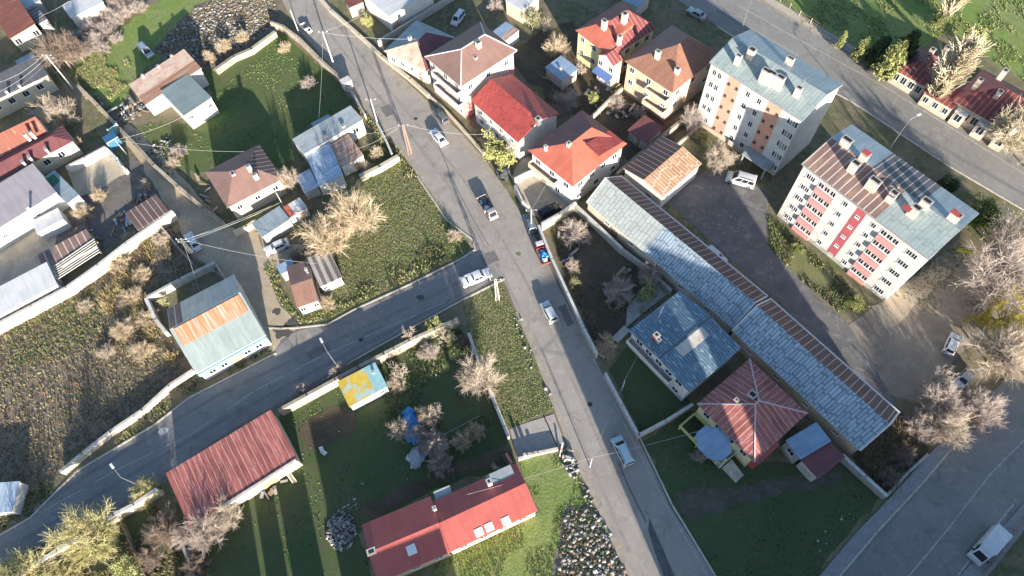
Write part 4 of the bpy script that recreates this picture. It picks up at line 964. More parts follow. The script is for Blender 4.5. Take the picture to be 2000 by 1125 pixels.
# ------------------------------------------------------------------ apartment blocks
h = House('apartment_block', 'five-storey white apartment block with two salmon stripes and a pale green sheet roof', 'apartment block', (1385, 121), (1567, 236), (1648, 166), 14.2, .25)
APT1 = h; DKF = plain('dark_window_frame', (.12, .10, .09), .6)
rh = h.ridge(1614, 184); h.gable([R_PALE, R_PALEB], rh, 'x', 0.0, ((1, 0),), ((1, 1),), .3, wall=WHITE, rim=TRIMG)
HT = h.he
def colpx(px, py, face='F'): return h.fpx(face, px, py)[0]
zs = [HT - 1.7 - 2.65 * k for k in range(5)]
for (pa, pb) in (((1424, 148), (1448, 163)), ((1501, 199), (1527, 216))):
    t0, t1 = colpx(*pa), colpx(*pb); h.panel('F', t0, t1, .2, HT - .25, SALMON)
    for z in zs:
        for t in (t0 + .45, t1 - .45): h.win('F', t, z - .3, .5, .55, DKF)
for i, (px, py) in enumerate(((1401, 135), (1406, 140), (1464, 176), (1486, 190))):
    for z in zs: h.win('F', colpx(px, py) + (.6 if i == 0 else (1.1 if i == 1 else 0)) - (.9 if i < 2 else 0), z, .85, 1.25)
for px, py in ((1547, 227), (1552.5, 230.5), (1558, 234)):
    for z in zs: h.win('F', colpx(px, py), z, .9, 1.3)
for t in (-2.2, 2.0):
    for z in zs[:4]: pass
h.chimney(1444, 108, HT + 2.4, .9, .6, 2.5); h.chimney(1470, 96, HT + 3.0, 1.1, .9, 3)
for px, py in ((1498, 137), (1510, 142), (1526, 150)): h.chimney(px, py, HT + 3.0, 1.3, .8, 3)
h.chimney(1562, 171, HT + 2.6, .9, .7, 2.6); h.chimney(1545, 113, HT + 2.4, 1.2, .6, 2.6)
for px, py in ((1573, 155), (1508, 125)):
    x, y, z = h.l(px, py, HT + 2.4); b = MB(); b.tube((x, y, z - 1.6), (x, y, z + .3), .04, .03, 5); b.tube((x - .5, y, z + .2), (x + .5, y, z + .2), .025, .025, 4); b.build('aerial', METALG, h.roofo)
b = MB(); t0, t1 = h.fpx('F', 1452, 318)[0], h.fpx('F', 1500, 346)[0]; t0, t1 = t1 - 5.2, t1
b.box(t0, -2.3, 2.5, t1, .1, 2.75); b.box(t0 + .2, -2.2, 0, t0 + .4, -2.0, 2.5); b.box(t1 - .4, -2.2, 0, t1 - .2, -2.0, 2.5); b.box(t0 + .1, -.02, 0, t1 - .1, .1, 2.5, 1)
o = b.build('entrance_canopy', [R_GREYF, DARK], h.root); o.location = h.fpos('F', 0, 0)
b = MB(); b.box(-h.L/2 + .2, -.04, 0, h.L/2 - .2, .06, .9); o = b.build('plinth', CREAM, h.root); o.location = h.fpos('F', 0, 0)

h = House('apartment_block', 'five-storey white apartment block with pink balconies and a brown and grey sheet roof', 'apartment block', (1567, 318), (1815, 506), (1912, 416), 13.6, .35)
APT2 = h; HT = h.he
rh = h.ridge(1866, 443); h.gable([R_RUST, R_PALE, R_PALEB, R_DKSTR], rh, 'x', .0, ((.60, 0), (1, 1)), ((.34, 2), (.72, 3), (1, 2)), .35, wall=WHITE, rim=TRIMG)
zs = [HT - 1.75 - 2.62 * k for k in range(5)]
for a, c in (((1584, 338), (1591, 344)), ((1781, 488), (1791, 495))):
    for p in (a, c):
        for z in zs: h.win('F', colpx(*p), z, .85, 1.15)
for p in ((1656, 392), (1711, 434)):
    for z in zs: h.win('F', colpx(*p), z, .8, 1.1)
t0, t1 = colpx(1675, 405), colpx(1693, 418); h.panel('F', t0, t1, .3, HT - .3, CRIMSON)
for z in zs: h.win('F', (t0 + t1) / 2, z - .6, .7, .55)
for a, c in (((1603, 351), (1637, 377)), ((1725, 445), (1760, 471))):
    t0, t1 = colpx(*a), colpx(*c)
    for z in zs:
        b = MB(); b.box(t0, -.35, z - 1.75, t1, .02, z - .62); o = b.build('balcony', ROSE, h.root); o.location = h.fpos('F', 0, 0)
        b = MB(); b.box(t0, -.012, z - .62, t1, .02, z + .75, 0); o = b.build('balcony_glazing', ROSE, h.root); o.location = h.fpos('F', 0, 0)
        for k in range(3): h.win('F', t0 + (t1 - t0) * (k + .5) / 3, z + .08, .95, 1.1)
for px, py, w_ in ((1656, 272, 1.5), (1673, 318, 1.2), (1692, 300, 1.1), (1711, 352, 1.6), (1748, 376, 1.0), (1792, 405, 1.2), (1812, 392, 1.3), (1870, 418, 1.4)):
    h.chimney(px, py, HT + 2.7, w_, .9, 3.0)
for px, py in ((1692, 298), (1771, 407), (1866, 416)):
    x, y, z = h.l(px, py, HT + 2.8); b = MB(); b.box(x - .6, y - .45, z, x + .6, y + .45, z + .14); b.build('chimney_cover', TRIMR, h.roofo)
x, y, z = h.l(1745, 366, HT + 2.6); b = MB(); b.tube((x, y, z - 1.2), (x, y, z), .05, .05, 6)
for k in range(12):
    a, c = 2 * math.pi * k / 12, 2 * math.pi * (k + 1) / 12; b.face([(x, y - .1, z), (x + .5 * math.cos(a), y - .25, z + .5 * math.sin(a)), (x + .5 * math.cos(c), y - .25, z + .5 * math.sin(c))])
b.build('satellite_dish', METALG, h.roofo)
b = MB(); b.box(-h.L/2 + .35, -.06, 0, h.L/2 - .35, .06, .8); o = b.build('plinth', GREYW, h.root); o.location = h.fpos('F', 0, 0)

# ------------------------------------------------------------------ east side: sheds and houses
def VG(h):
    b = MB(); x, y, z, r = h.L / 2, h.D / 2, h.he, h.rh
    b.box(-x, y - .12, z - .16, x, y + .14, z + .10)
    for s in (-1, 1): b.bar((s * (x - .12), -y, z + .02), (s * (x - .12), 0, z + r + .02), .24, .09); b.bar((s * (x - .12), 0, z + r + .03), (s * (x - .12), y - .13, z + .03), .24, .09)
    b.build('verge_trim', TRIMW, h.roofo)
h = House('long_shed', 'upper half of the long shed, lapped sheets painted white where sunlit and blue where shaded, with a brown back slope', 'shed', (1147, 393), (1431, 642), (1497, 577), 3.3, .25)
h.gable([R_SLATE_LIT, R_SLATE_SHADE, R_BROWN], max(1.2, h.ridge(1400, 528)), 'x', .0, ((.42, 0), (1, 1)), ((1, 2),), .14, wall=CREAM, rim=TRIMW)
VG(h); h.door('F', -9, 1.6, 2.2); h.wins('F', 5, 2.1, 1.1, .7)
h = House('long_shed', 'lower half of the long shed, lapped sheets painted in the blue-grey of shade, stepping above its neighbour', 'shed', (1431, 643), (1681, 881), (1754, 804), 3.7, .25)
h.gable([R_SLATE_SHADE, R_BROWN], max(1.2, h.ridge(1482, 599)), 'x', .0, ((1, 0),), ((1, 1),), .14, wall=TAN, rim=TRIMW)
VG(h); h.wins('F', 4, 2.2, 1.1, .7)
h = House('rusty_shed', 'gabled rusty shed, shaded roof slope painted dark and sunlit slope orange', 'shed', (1219, 328), (1294, 386), (1369, 318), 3.9, .25)
h.gable([R_BROWN, R_ORNG], max(.8, h.ridge(1293, 322, 'y')), 'y', 0, ((1, 0),), ((1, 1),), .12, wall=WHITE, rim=TRIMW)  # dark sheet paints the shaded slope, orange rust the sunlit one
h.wins('R', 3, 2.4, 1.0, .9); h.door('F', 1.5, 1.0)
h = House('red_roofed_house', 'two-storey white house with a bright red hipped roof and walled forecourt', 'house', (1030, 294), (1119, 364), (1226, 281), 6.6, .5)
h.hip([R_RED, R_RED, R_PURP], 2.3, 'y', .95, .62, 0, (0, 0, 2, 2), .16, WHITE, rim=TRIMR)  # back and left slopes of the red roof get maroon as painted shade
h.chimney(1111, 279, 9.3, .6, .6, 1.6); h.chimney(1066, 285, 8.4, .5, .4, 1.2)
h.balcony('F', -h.L/2 + .6, 1.6, 3.3, 1.1, 1.0, TAN); h.wins('F', 3, 4.7, 1.2, 1.3); h.wins('F', 2, 1.5, 1.2, 1.3, .35); h.wins('R', 4, 4.7); h.wins('R', 3, 1.6); h.door('F', -1.8)
b = MB(); x0, y0, _ = h.l(1147, 240, 8.0); x1, y1, _ = h.l(1197, 252, 8.0); b.slab([(0, 0, 7.6), (0, -6, 9.0), (3.2, -6, 8.6), (3.2, 0, 7.3)], [(0, 1, 2, 3)], [0], .15)
o = b.build('roof_extension', [R_REDC], h.roofo); o.location = (h.L/2 - 3.6, h.D/2 - .6, -.1)
h = House('red_corrugated_house', 'white house with a steep red corrugated gable roof beside the green garden tree', 'house', (926, 192), (1012, 278), (1088, 218), 5.6, .4)
h.gable([R_REDC], h.ridge(1007, 195), 'x', .0, ((1, 0),), ((1, 0),), .14, wall=WHITE, rim=TRIMR)
h.wins('F', 4, 3.9, 1.0, 1.1); h.wins('F', 3, 1.5, 1.1, 1.2); h.chimney(1051, 231, 8.2, .8, .8, 1.5, METALG); h.door('F', 2.2)
h = House('pink_house', 'tall pink house with a brown hipped roof edged in white', 'house', (833, 108), (900, 170), (1007, 96), 8.8, .5)
h.hip([R_CHOC, R_CHOC], 2.2, 'y', .9, .6, 0, (0, 0, 1, 1), .16, LILAC, rim=TRIMW, caps=TRIMW)
for z in (3.2, 6.2): h.balcony('F', -h.L/2 + 2.2, h.L/2 - .6, z, 1.1, 1.0, WHITE)
h.wins('F', 3, 7.3); h.wins('F', 3, 4.4); h.wins('F', 2, 1.5); h.wins('R', 3, 7.0, 1.0, 1.2); h.wins('R', 2, 4.2, 1.0, 1.2)
b = MB(); b.box(-h.D/2 + .5, -.03, 0, h.D/2 - .5, .03, 4.6); o = b.build('painted_panel', PINKRED, h.root); o.location = h.fpos('R', 0, 0); o.rotation_euler = (0, 0, rad(90))
h.chimney(934, 82, 11.6, .7, .9, 2); h.chimney(900, 108, 10.4, .9, .7, 1.6); h.chimney(928, 111, 10.2, .7, .5, 1.4)
h = House('rust_roofed_cottage', 'low cottage with a pinkish rusty hipped roof at the street edge beside the pink house', 'house', (757, 92), (833, 140), (886, 72), 3.6, .35)
h.hip([R_RUSTW, R_PURP, R_GREYF], 1.6, 'y', .8, .6, 0, (0, 1, 2, 2), .12, WHITE)
h.wins('F', 4, 2.0, 1.0, 1.2); h.door('F', 3.2); h.chimney(800, 72, 5.4, .5, .5, 1.2)
h = House('yellow_house', 'yellow two-storey house with a bright red hipped roof and white chimneys', 'house', (1117, 63), (1194, 112), (1290, 58), 6.8, .4)
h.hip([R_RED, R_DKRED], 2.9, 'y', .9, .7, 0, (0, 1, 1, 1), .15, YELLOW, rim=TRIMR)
h.wins('F', 3, 5.4, 1.0, 1.2); h.wins('F', 3, 2.3, 1.0, 1.2); h.wins('R', 4, 5.2); h.wins('R', 4, 2.2)
h.chimney(1181, 40, 10.8, .9, .7, 2.0); h.chimney(1221, 26, 11.2, .9, .9, 2.4); h.chimney(1211, 70, 10.0, .7, .6, 2)
x, y, z = h.l(1213, 46, 9.3); b = MB(); b.slab([(-1.6, -2.2, -.6), (1.6, -2.2, -.6), (1.6, 1.6, 0), (-1.6, 1.6, 0)], [(0, 1, 2, 3)], [0], .8); o = b.build('dormer', [R_RED], h.roofo); o.location = (x, y, z)
h = House('yellow_porch_wing', 'red-roofed front wing with blue awning joined to the yellow house', 'house wing', (1167, 107), (1199, 129), (1219, 114), 6.2, .2)
h.gable([R_RED, R_DKRED], 1.3, 'y', 0, ((1, 0),), ((1, 1),), .14, wall=YELLOW, fwall=WHITE); h.wins('F', 2, 4.6, 1.0, 1.2)
b = MB(); b.slab([(-h.L/2, -1.4, 3.0), (h.L/2, -1.4, 3.0), (h.L/2, 0, 3.5), (-h.L/2, 0, 3.5)], [(0, 1, 2, 3)], [0], .08); o = b.build('awning', plain('blue_awning', (.10, .17, .38), .6), h.root); o.location = h.fpos('F', 0, 0); h.wins('F', 2, 1.5, .9, 1.2)
h = House('tan_house', 'tan two-storey house with terracotta hipped roof and white balconies', 'house', (1227, 114), (1314, 181), (1398, 101), 7.6, .4)
h.hip([R_TILE, R_CHOC], 2.4, 'y', 1.35, .5, 0, (0, 0, 1, 1), .15, TAN)  # chocolate on back and left slopes paints their shade
for z in (1.9, 4.8): h.balcony('F', .2, h.L/2 - .5, z, 1.3, 1.0, CREAM)
h.panel('F', -.1, h.L/2 - .4, .1, 1.7, SALMON, out=.5); h.wins('F', 3, 6.2, 1.1, 1.2, .12); h.wins('F', 3, 3.3, 1.1, 1.2, .12); h.wins('R', 3, 5.8); h.wins('R', 2, 2.8)
h.chimney(1286, 100, 10.3, .9, .6, 1.8); h.chimney(1324, 133, 9.6, .8, .7, 1.6)
h = House('small_maroon_shed', 'small garden shed with a maroon sheet roof behind the tan house', 'shed', (1228, 252), (1262, 280), (1292, 250), 2.5, .25)
h.shed([R_PURP], 2.9, wall=GREYW); h.door('F', .3); h.wins('F', 1, 1.5, .7, .7, .2)
h = House('blue_roofed_house', 'two-storey house with a steel-blue sheet gable roof and white balcony front', 'house', (1226, 647), (1346, 766), (1450, 682), 5.6, .4)
h.gable([R_BLUE], max(.7, h.ridge(1395, 614, 'y')), 'y', 0.0, ((1, 0),), ((1, 0),), .16, wall=WHITE, rim=plain('blue_roof_trim', (.30, .42, .52), .5), capm=plain('ridge_dark', (.09, .11, .14)))
h.balcony('F', -h.L/2 + .5, h.L/2 - 3.0, 3.0, 1.0, .9, WHITE); h.wins('F', 5, 4.3, 1.3, 1.2); h.wins('F', 4, 1.5, 1.2, 1.2); h.wins('R', 3, 4.0, 1.0, 1.1)
h.chimney(1283, 654, 7.4, .7, .7, 1.4, M('brick_dark', (.24, .09, .08))); h.chimney(1286, 662, 6.9, .7, .5, .8, CONC)
sl = h.rh / (h.L / 2); b = MB(); b.slab([(.25, -2.4, h.he + h.rh + .03 - .25 * sl), (1.9, -2.4, h.he + h.rh + .03 - 1.9 * sl), (1.9, 3.0, h.he + h.rh + .03 - 1.9 * sl), (.25, 3.0, h.he + h.rh + .03 - .25 * sl)], [(0, 1, 2, 3)], [0], .03); b.build('sun_patch_sheets', roofM('sun_patch_rusty_sheet', (.52, .50, .46), (.46, .42, .38), .8, .9, .06, 0, (.26, .12, .07), .45, .6, 0, .2), h.roofo)  # pale rusty sheets painting the sun patch on the blue roof
h = House('hipped_red_house', 'single-storey house with a faded red hipped roof, white hip caps and yellow-white porch', 'house', (1354, 795), (1474, 903), (1586, 815), 4.8, .4)
h.hip([R_REDW], 2.5, 'y', .95, .95, 0, (0, 0, 0, 0), .15, YELLOW, caps=plain('worn_pink_cap', (.48, .40, .40), .6), rim=TRIMG)
h.chimney(1470, 770, 7.2, 1.0, .9, 1.5, WHITE, True); h.chimney(1439, 781, 6.7, .5, .5, 1, METALG)
h.wins('F', 4, 3.3, 1.1, 1.2); h.wins('R', 4, 3.3)
x, y, z = h.l(1404, 856, 4.3); b = MB(); n = 8
b.prism([(2.6 * math.cos(2 * math.pi * (k + .5) / n), 2.3 * math.sin(2 * math.pi * (k + .5) / n)) for k in range(n)], -.12, 0); o = b.build('porch_canopy', R_BLUEP, h.root); o.location = (x, y - 1.0, z)
YP = plain('yellow_porch_paint', (.62, .55, .22), .6)
b = MB(); yy = -h.D/2 + h.ov
b.box(x - 2.4, yy - 3.2, .9, x + 2.8, yy, 1.1, 1)
for sx in np.linspace(x - 2.3, x + 2.7, 8): b.box(sx - .06, yy - 3.2, 1.1, sx + .06, yy - 3.08, 2.0)
b.box(x - 2.4, yy - 3.24, 2.0, x + 2.8, yy - 3.02, 2.14); b.box(x - 2.4, yy - 3.1, 1.1, x - 2.28, yy - .1, 2.1); b.box(x + 2.7, yy - 3.1, 1.1, x + 2.82, yy - .1, 2.1)
for sx in (x - 2.2, x + 2.6): b.box(sx - .12, yy - 2.9, 0, sx + .12, yy - 2.66, 4.2, 2)
b.build('porch', [WHITE, CONC, YP], h.root)
b = MB(); xs = x + 3.0
for k in range(6): b.box(xs + k * .42, yy - 2.6, 0, xs + (k + 1) * .42, yy - 1.0, 1.0 - k * .16)
b.build('porch_steps', CONCL, h.root)
b = MB(); xa = -h.L/2 + .4
b.box(xa, yy - .35, 1.2, xa + 4.2, yy - .05, 1.5); b.box(xa - .1, yy - 3.4, 1.2, xa + 3.6, yy - 3.1, 1.5); b.box(xa - .1, yy - 3.1, 1.2, xa + .15, yy - .35, 1.4)
for q in (xa, xa + 3.3): b.box(q, yy - 3.35, 0, q + .2, yy - 3.15, 1.2)
b.build('terrace_rail', YP, h.root); h.panel('R', -h.D/2 + .3, -h.D/2 + 4.5, 1.5, 4.6, TRIMR, out=.9)
h = House('blue_annex', 'pale blue flat-roofed annex touching the lower long shed', 'annex', (1541, 856), (1563, 898), (1617, 855), 3.4, .2)
h.shed([R_BLUEP], 3.6, wall=GREYW, rim=TRIMG); h.wins('F', 1, 2.0)
h = House('maroon_annex', 'maroon sheet-roofed garage below the pale blue annex', 'annex', (1566, 897), (1599, 936), (1648, 891), 3.0, .2)
h.shed([R_PURP], 3.2, wall=WHITE); h.door('F', 0, 1.8, 2.1, CONCL)
h = House('blue_garden_shed', 'small grey-blue shed roof in the dark garden left of the yellow house', 'shed', (1066, 130), (1098, 158), (1128, 135), 2.6, .2)
h.shed([R_BLUEP], 2.9, wall=GREYW, rim=TRIMG); h.chimney(1095, 132, 3.2, .3, .3, .6)
h = House('meadow_school', 'long cream single-storey building with dark red hipped roofs behind the fence', 'house', (1746, 131), (1812, 172), (1855, 128), 3.4, .3)
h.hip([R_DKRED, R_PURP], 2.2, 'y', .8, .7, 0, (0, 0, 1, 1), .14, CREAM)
h.wins('F', 4, 1.9, 1.1, 1.6)
for px, py in ((1823, 96), (1836, 117), (1852, 92)): h.chimney(px, py, 6.4, .8, .8, 2.2)
h = House('meadow_hall', 'cream hall with a streaked dark red roof at the right edge behind the fence', 'house', (1862, 192), (1985, 265), (2040, 200), 4.0, .3)
h.hip([R_DKRED, R_REDS, R_PURP], 2.8, 'x', .9, .5, 0, (0, 1, 2, 1), .14, CREAM)
h.wins('F', 6, 2.1, 1.2, 1.7)
for t in (-3.2, 1.0, 4.6):
    b = MB(); b.box(t - 1.0, -1.1, 0, t + 1.0, .05, 2.9); b.box(t - 1.1, -1.2, 2.9, t + 1.1, .05, 3.05, 1); o = b.build('bay', [CREAM, TRIMW], h.root); o.location = h.fpos('F', 0, 0); window(h.root, h.fpos('F', t, 1.9, 1.1), 0, 1.3, 1.6)
for px, py in ((1916, 155), (1955, 178), (1965, 137), (1986, 250)): h.chimney(px, py, 7.2, .8, .8, 2.4)
h = House('link_wing', 'low cream wing joining the two dark-red-roofed buildings behind the fence', 'house', (1806, 178), (1862, 214), (1900, 172), 3.0, .2)
h.gable([R_DKRED, R_PURP], 1.4, 'x', 0, wall=CREAM); h.wins('F', 3, 1.7, 1.0, 1.3)

# ------------------------------------------------------------------ middle: houses between lane and main street
h = House('teal_patched_house', 'low white house with a pinkish rusty roof near the upper lane', 'house', (250, 166), (284, 205), (399, 142), 3.2, .2)
h.shed([R_RUSTW, R_ORST], 4.3, ((.6, 0), (1, 1)), wall=WHITE); h.wins('F', 2, 1.8); h.chimney(308, 128, 4.2, .4, .4, .8); h.chimney(277, 146, 4.1, .35, .35, .8); h.chimney(334, 108, 4.2, .35, .35, .8)
h = House('teal_roofed_annex', 'white annex with a pale teal sheet roof standing over the rusty-roofed house', 'annex', (310, 180), (359, 226), (416, 193), 3.9, .15)
h.shed([R_TEAL], 4.1, wall=WHITE); h.wins('R', 2, 2.6, .8, .8)
h = House('brown_hipped_house', 'white house with a brown hipped roof above the lane', 'house', (400, 336), (443, 406), (552, 349), 4.3, .4)
h.hip([R_CHOC, R_PURP, R_BROWN], 1.9, 'y', .85, .85, 0, (0, 0, 2, 1), .15, CREAM, fwall=TAN); h.wins('R', 3, 2.6, 1.0, 1.0); h.wins('F', 2, 2.5)  # back and left slopes coloured darker to paint their shade
h.chimney(484, 324, 7.0, .45, .7, 1.8, WHITE); h.chimney(497, 341, 6.4, .4, .8, 1.2, WHITE); h.chimney(454, 338, 6.2, .9, .6, 1.0, TAN)
h = House('flat_grey_house', 'long flat-roofed house with grey felt roof and white end wall', 'house', (568, 273), (594, 301), (711, 236), 3.7, .15)
h.shed([R_GREYF], 3.9, wall=WHITE); h.wins('R', 3, 2.2); h.chimney(669, 245, 4.3, .6, .5, .7, METALG); h.chimney(635, 266, 4.1, .4, .4, .5, M('brick_dark', (.24, .09, .08)))
h = House('streaked_lean_to', 'lean-to with pale sheets streaked with painted blue tree shadow below the flat grey house', 'lean-to', (597, 300), (622, 364), (672, 345), 2.8, .1)
h.shed([R_SHADOWST], 3.4, wall=WHITE); h.wins('F', 1, 1.5)
h = House('low_blue_shed', 'low shed with sheets in painted dark blue shadow streaks against the blue-white lean-to', 'shed', (580, 343), (594, 378), (622, 364), 2.1, .1)
h.shed([R_SHADOWST], 2.5, wall=GREYW)
h = House('rusty_lean_to', 'lean-to with patchy brown rusty sheets beside the blue-white one', 'lean-to', (637, 286), (667, 327), (711, 305), 2.7, .1)
h.shed([R_RUSTP], 3.0, wall=WHITE); h.door('R', .4)
h = House('rear_porch', 'small glazed grey porch behind the flat grey house', 'porch', (608, 240), (614, 250), (648, 232), 2.6, .1)
h.shed([R_PALEB], 2.7, wall=GREYW)
h = House('grey_carport', 'grey flat carport roof with white front fascia beside the pale car', 'carport', (514, 465), (567, 428), (548, 402), 2.7, .1)
h.shed([R_PALEB], 2.9, wall=GREYW, rim=TRIMW)
h = House('red_white_kiosk', 'small red and white sheet-roofed kiosk beside the grey carport', 'kiosk', (567, 428), (600, 404), (588, 384), 2.5, .1)
h.shed([R_WHITE, R_RED], 2.6, ((.35, 1), (1, 0)), wall=WHITE); h.door('F', .5, .9)
h = House('small_brown_house', 'small house with brown sheet roof and orange lit slope at the corner of the lane', 'house', (581, 606), (622, 587), (605, 506), 2.9, .2)
h.gable([R_TILEB, R_CHOC], max(.5, h.ridge(583, 556)), 'x', 0, ((1, 0),), ((1, 1),), .12, wall=WHITE); h.wins('F', 2, 1.6, .9, 1.0); h.door('L', .5)  # lighter front and darker back colours paint the sun on the slopes
h.chimney(597, 525, 4.4, .35, .35, 1.2, METALG)
h = House('blue_lean_shed', 'tiny pale-blue roofed shed behind the small brown house', 'shed', (548, 535), (577, 521), (567, 506), 2.4, .05)
h.shed([R_BLUEP], 2.5, wall=GREYW, rim=TRIMG)
h = House('slatted_annex', 'white-walled annex with dark and white striped roof boards beside the small brown house', 'annex', (624, 560), (668, 541), (641, 487), 2.6, .2)
h.shed([R_DKSTR, roofM('striped_boards', (.46, .42, .39), (.36, .33, .31), 1.2, .2, .5, 0, None, 0, .8, 0, .3)], 2.8, ((1, 1),), wall=WHITE); h.wins('F', 2, 1.5, .7, .7)

# ------------------------------------------------------------------ west side
h = House('teal_warehouse', 'white warehouse with a pale teal and orange rusty roof beside the side street', 'warehouse', (377, 717), (519, 655), (443, 543), 3.6, .2)
rh = max(.8, h.ridge(396, 612)); f = 0.02
h.gable([R_TEAL, R_PALEB, R_RUST], rh, 'x', .02, ((1, 0),), ((.2, 2), (.6, 1), (1, 1)), .14, wall=WHITE, rim=TRIMW)
b = MB(); sl = rh / (h.D / 2); b.slab([(-h.L/2 + .5, -h.D*.2, h.he + rh - h.D*.2*sl*.96 + .06), (h.L/2 - .4, -h.D*.2, h.he + rh - h.D*.2*sl*.96 + .06), (h.L/2 - .4, -.05, h.he + rh + .05), (-h.L/2 + .5, -.05, h.he + rh + .05)], [(0, 1, 2, 3)], [0], .04); b.build('rusty_sheets', R_ORST, h.roofo)
b = MB(); b.box(-h.L/2 + .1, -.42, 2.55, h.L/2 - .1, -.02, 3.35); o = b.build('fascia', plain('teal_fascia', (.20, .42, .46), .5), h.root); o.location = h.fpos('F', 0, 0)
for t, lw in ((-h.L/2 + 2.4, 1.8), (h.L/2 - 2.6, 1.6)):
    b = MB()
    for k in range(5): b.box(t + (k - 2) * .34 - .12, -.46, 2.8, t + (k - 2) * .34 + .1, -.41, 3.12)
    o = b.build('sign_lettering', plain('red_lettering', (.45, .06, .06), .5), h.root); o.location = h.fpos('F', 0, 0)
h.wins('F', 5, 1.6, 1.1, 1.0); h.door('F', 0, 2.0, 2.2); h.chimney(343, 618, 4.6, .5, .5, 1.0, WHITE, False); h.chimney(427, 575, 4.6, .6, .6, 1.0, WHITE, False)
h = House('yellow_turquoise_shed', 'low shed with a yellow and turquoise painted sheet roof in the lower garden', 'shed', (683, 797), (757, 755), (735, 707), 2.5, .15)
h.shed([R_YTEAL, R_TEALB], 2.7, ((.70, 0), (1, 1)), wall=WHITE); h.chimney(728, 726, 3.2, .35, .35, .7, METALG); h.wins('F', 2, 1.4, .8, .7)
h = House('faded_red_shed', 'long shed with a faded red sheet roof beside the side street', 'shed', (366, 1020), (581, 898), (519, 808), 3.2, .15)
h.shed([R_REDW], 3.5, wall=CREAM); h.door('F', 3, 2.2, 2.2); h.wins('F', 4, 2.1, 1.0, .7)
b = MB(); b.box(-h.L/2, -.3, 2.6, h.L/2, .1, 3.35); o = b.build('parapet', CONCL, h.root); o.location = h.fpos('F', h.L * .12, 0); o.scale = (.74, 1, 1)
h = House('long_red_house', 'right half of the long smooth red-roofed house beside the driveway', 'house', (876, 1080), (1050, 998), (1008, 905), 4.2, .25)
h.gable([R_REDS, R_REDC], max(.8, h.ridge(960, 990)), 'x', .05, ((1, 0),), ((1, 0),), .14, wall=TAN); h.wins('F', 4, 2.3); h.chimney(955, 940, 6.4, .6, .6, 1.6, WHITE)
for px, py in ((935, 1038), (955, 1028), (988, 1016)):
    t = h.l(px, py, 5.0); sl = h.rh / (h.D / 2 + .05 * h.D); zz = h.he + (t[1] + h.D/2) * sl; b = MB(); b.slab([(-.55, -.5, -.5*sl), (.55, -.5, -.5*sl), (.55, .5, .5*sl), (-.55, .5, .5*sl)], [(0, 1, 2, 3)], [0], .06); o = b.build('skylight', FRAME, h.roofo); o.location = (t[0], t[1], zz + .07)
b = MB(); b.box(-4.2, -.1, 4.0, -.6, 2.0, 4.4); o = b.build('roof_deck', R_GREYF, h.root); o.location = (h.L/2 - .2, h.D/2 - 1.9, .15)
h = House('long_red_house', 'left half of the long smooth red-roofed house, one skylight in its slope', 'house', (742, 1150), (878, 1079), (850, 965), 4.4, .25)
h.gable([R_REDS, R_REDC], max(.8, h.ridge(790, 1050)), 'x', .0, ((1, 0),), ((1, 0),), .14, wall=TAN); h.wins('F', 3, 2.3); h.chimney(725, 1077, 5.2, 1.0, .7, .9, CONC); h.chimney(848, 992, 6.0, .4, .4, 1, WHITE)
t = h.l(803, 1073, 5.2); sl = h.rh / (h.D / 2); b = MB(); b.slab([(-.6, -.6, -.6*sl), (.6, -.6, -.6*sl), (.6, .6, .6*sl), (-.6, .6, .6*sl)], [(0, 1, 2, 3)], [0], .06); o = b.build('skylight', FRAME, h.roofo); o.location = (t[0], t[1], h.he + (t[1] + h.D/2) * sl + .07)
h = House('grey_roof_link', 'small flat grey roof between the two halves of the long red-roofed house', 'annex', (852, 978), (884, 965), (878, 948), 4.0, .1)
h.shed([R_GREYF], 4.1, wall=GREYW)
h = House('red_corner_house', 'cream house with a terracotta sheet roof in the top left corner', 'house', (-45, 110), (18, 76), (-30, 10), 3.6, .25) if False else House('red_corner_house', 'cream house with a terracotta sheet roof in the top left corner', 'house', (-34, 20), (18, 76), (77, 57), 3.8, .25)
h.shed([R_TERR], 4.4, wall=CREAM); h.wins('R', 2, 2.4)
h = House('dark_slat_shed', 'dark grey slatted shed roof right of the terracotta corner roof', 'shed', (50, 25), (74, 48), (95, 40), 2.6, .1)
h.shed([R_DKSTR], 2.8, wall=GREYW, rim=TRIMW)
h = House('grey_top_shed', 'grey sheet shed at the top edge above the dark slatted one', 'shed', (28, 4), (45, 20), (80, 2), 2.8, .1); h.shed([R_PALEB], 3.0, wall=GREYW)
h = House('white_top_house', 'pale sheet-roofed house at the top edge behind the bare brown tree', 'house', (116, 12), (138, 36), (205, 8), 3.0, .15); h.shed([R_WHITE], 3.3, wall=WHITE)
h = House('pale_blue_shed', 'pale blue-grey shed roof beside the tall lane pole', 'shed', (26, 121), (44, 141), (81, 125), 2.7, .1); h.shed([R_PALEB], 2.9, wall=CREAM, rim=TRIMW)
h = House('dark_flat_house', 'long cream house with a dark flat roof and small white chimneys left of the lane', 'house', (-70, 228), (93, 146), (72, 108), 3.9, .15)
h.shed([roofM('dark_felt', (.15, .15, .16), (.11, .11, .12), 1.2, .9, .04, 0, None, 0, .8, 0, .2)], 4.0, wall=CREAM); h.chimney(36, 166, 4.7, .4, .4, .8, WHITE); h.chimney(11, 178, 4.7, .4, .4, .8, WHITE); h.wins('F', 5, 2.3)
h = House('shade_maroon_house', 'long cream house with a roof painted maroon for its shade, ending in a striped red hip', 'house', (-70, 388), (143, 275), (122, 243), 3.7, .2)
h.hip([R_PURP, R_DKRED], 1.0, 'x', .5, 1.0, 0, (0, 1, 0, 0), .12, CREAM); h.wins('F', 6, 2.2)  # maroon stands in for shade on this roof
for px, py in ((88, 290), (56, 306), (43, 315)): h.chimney(px, py, 4.9, .35, .7, 1.2, WHITE)
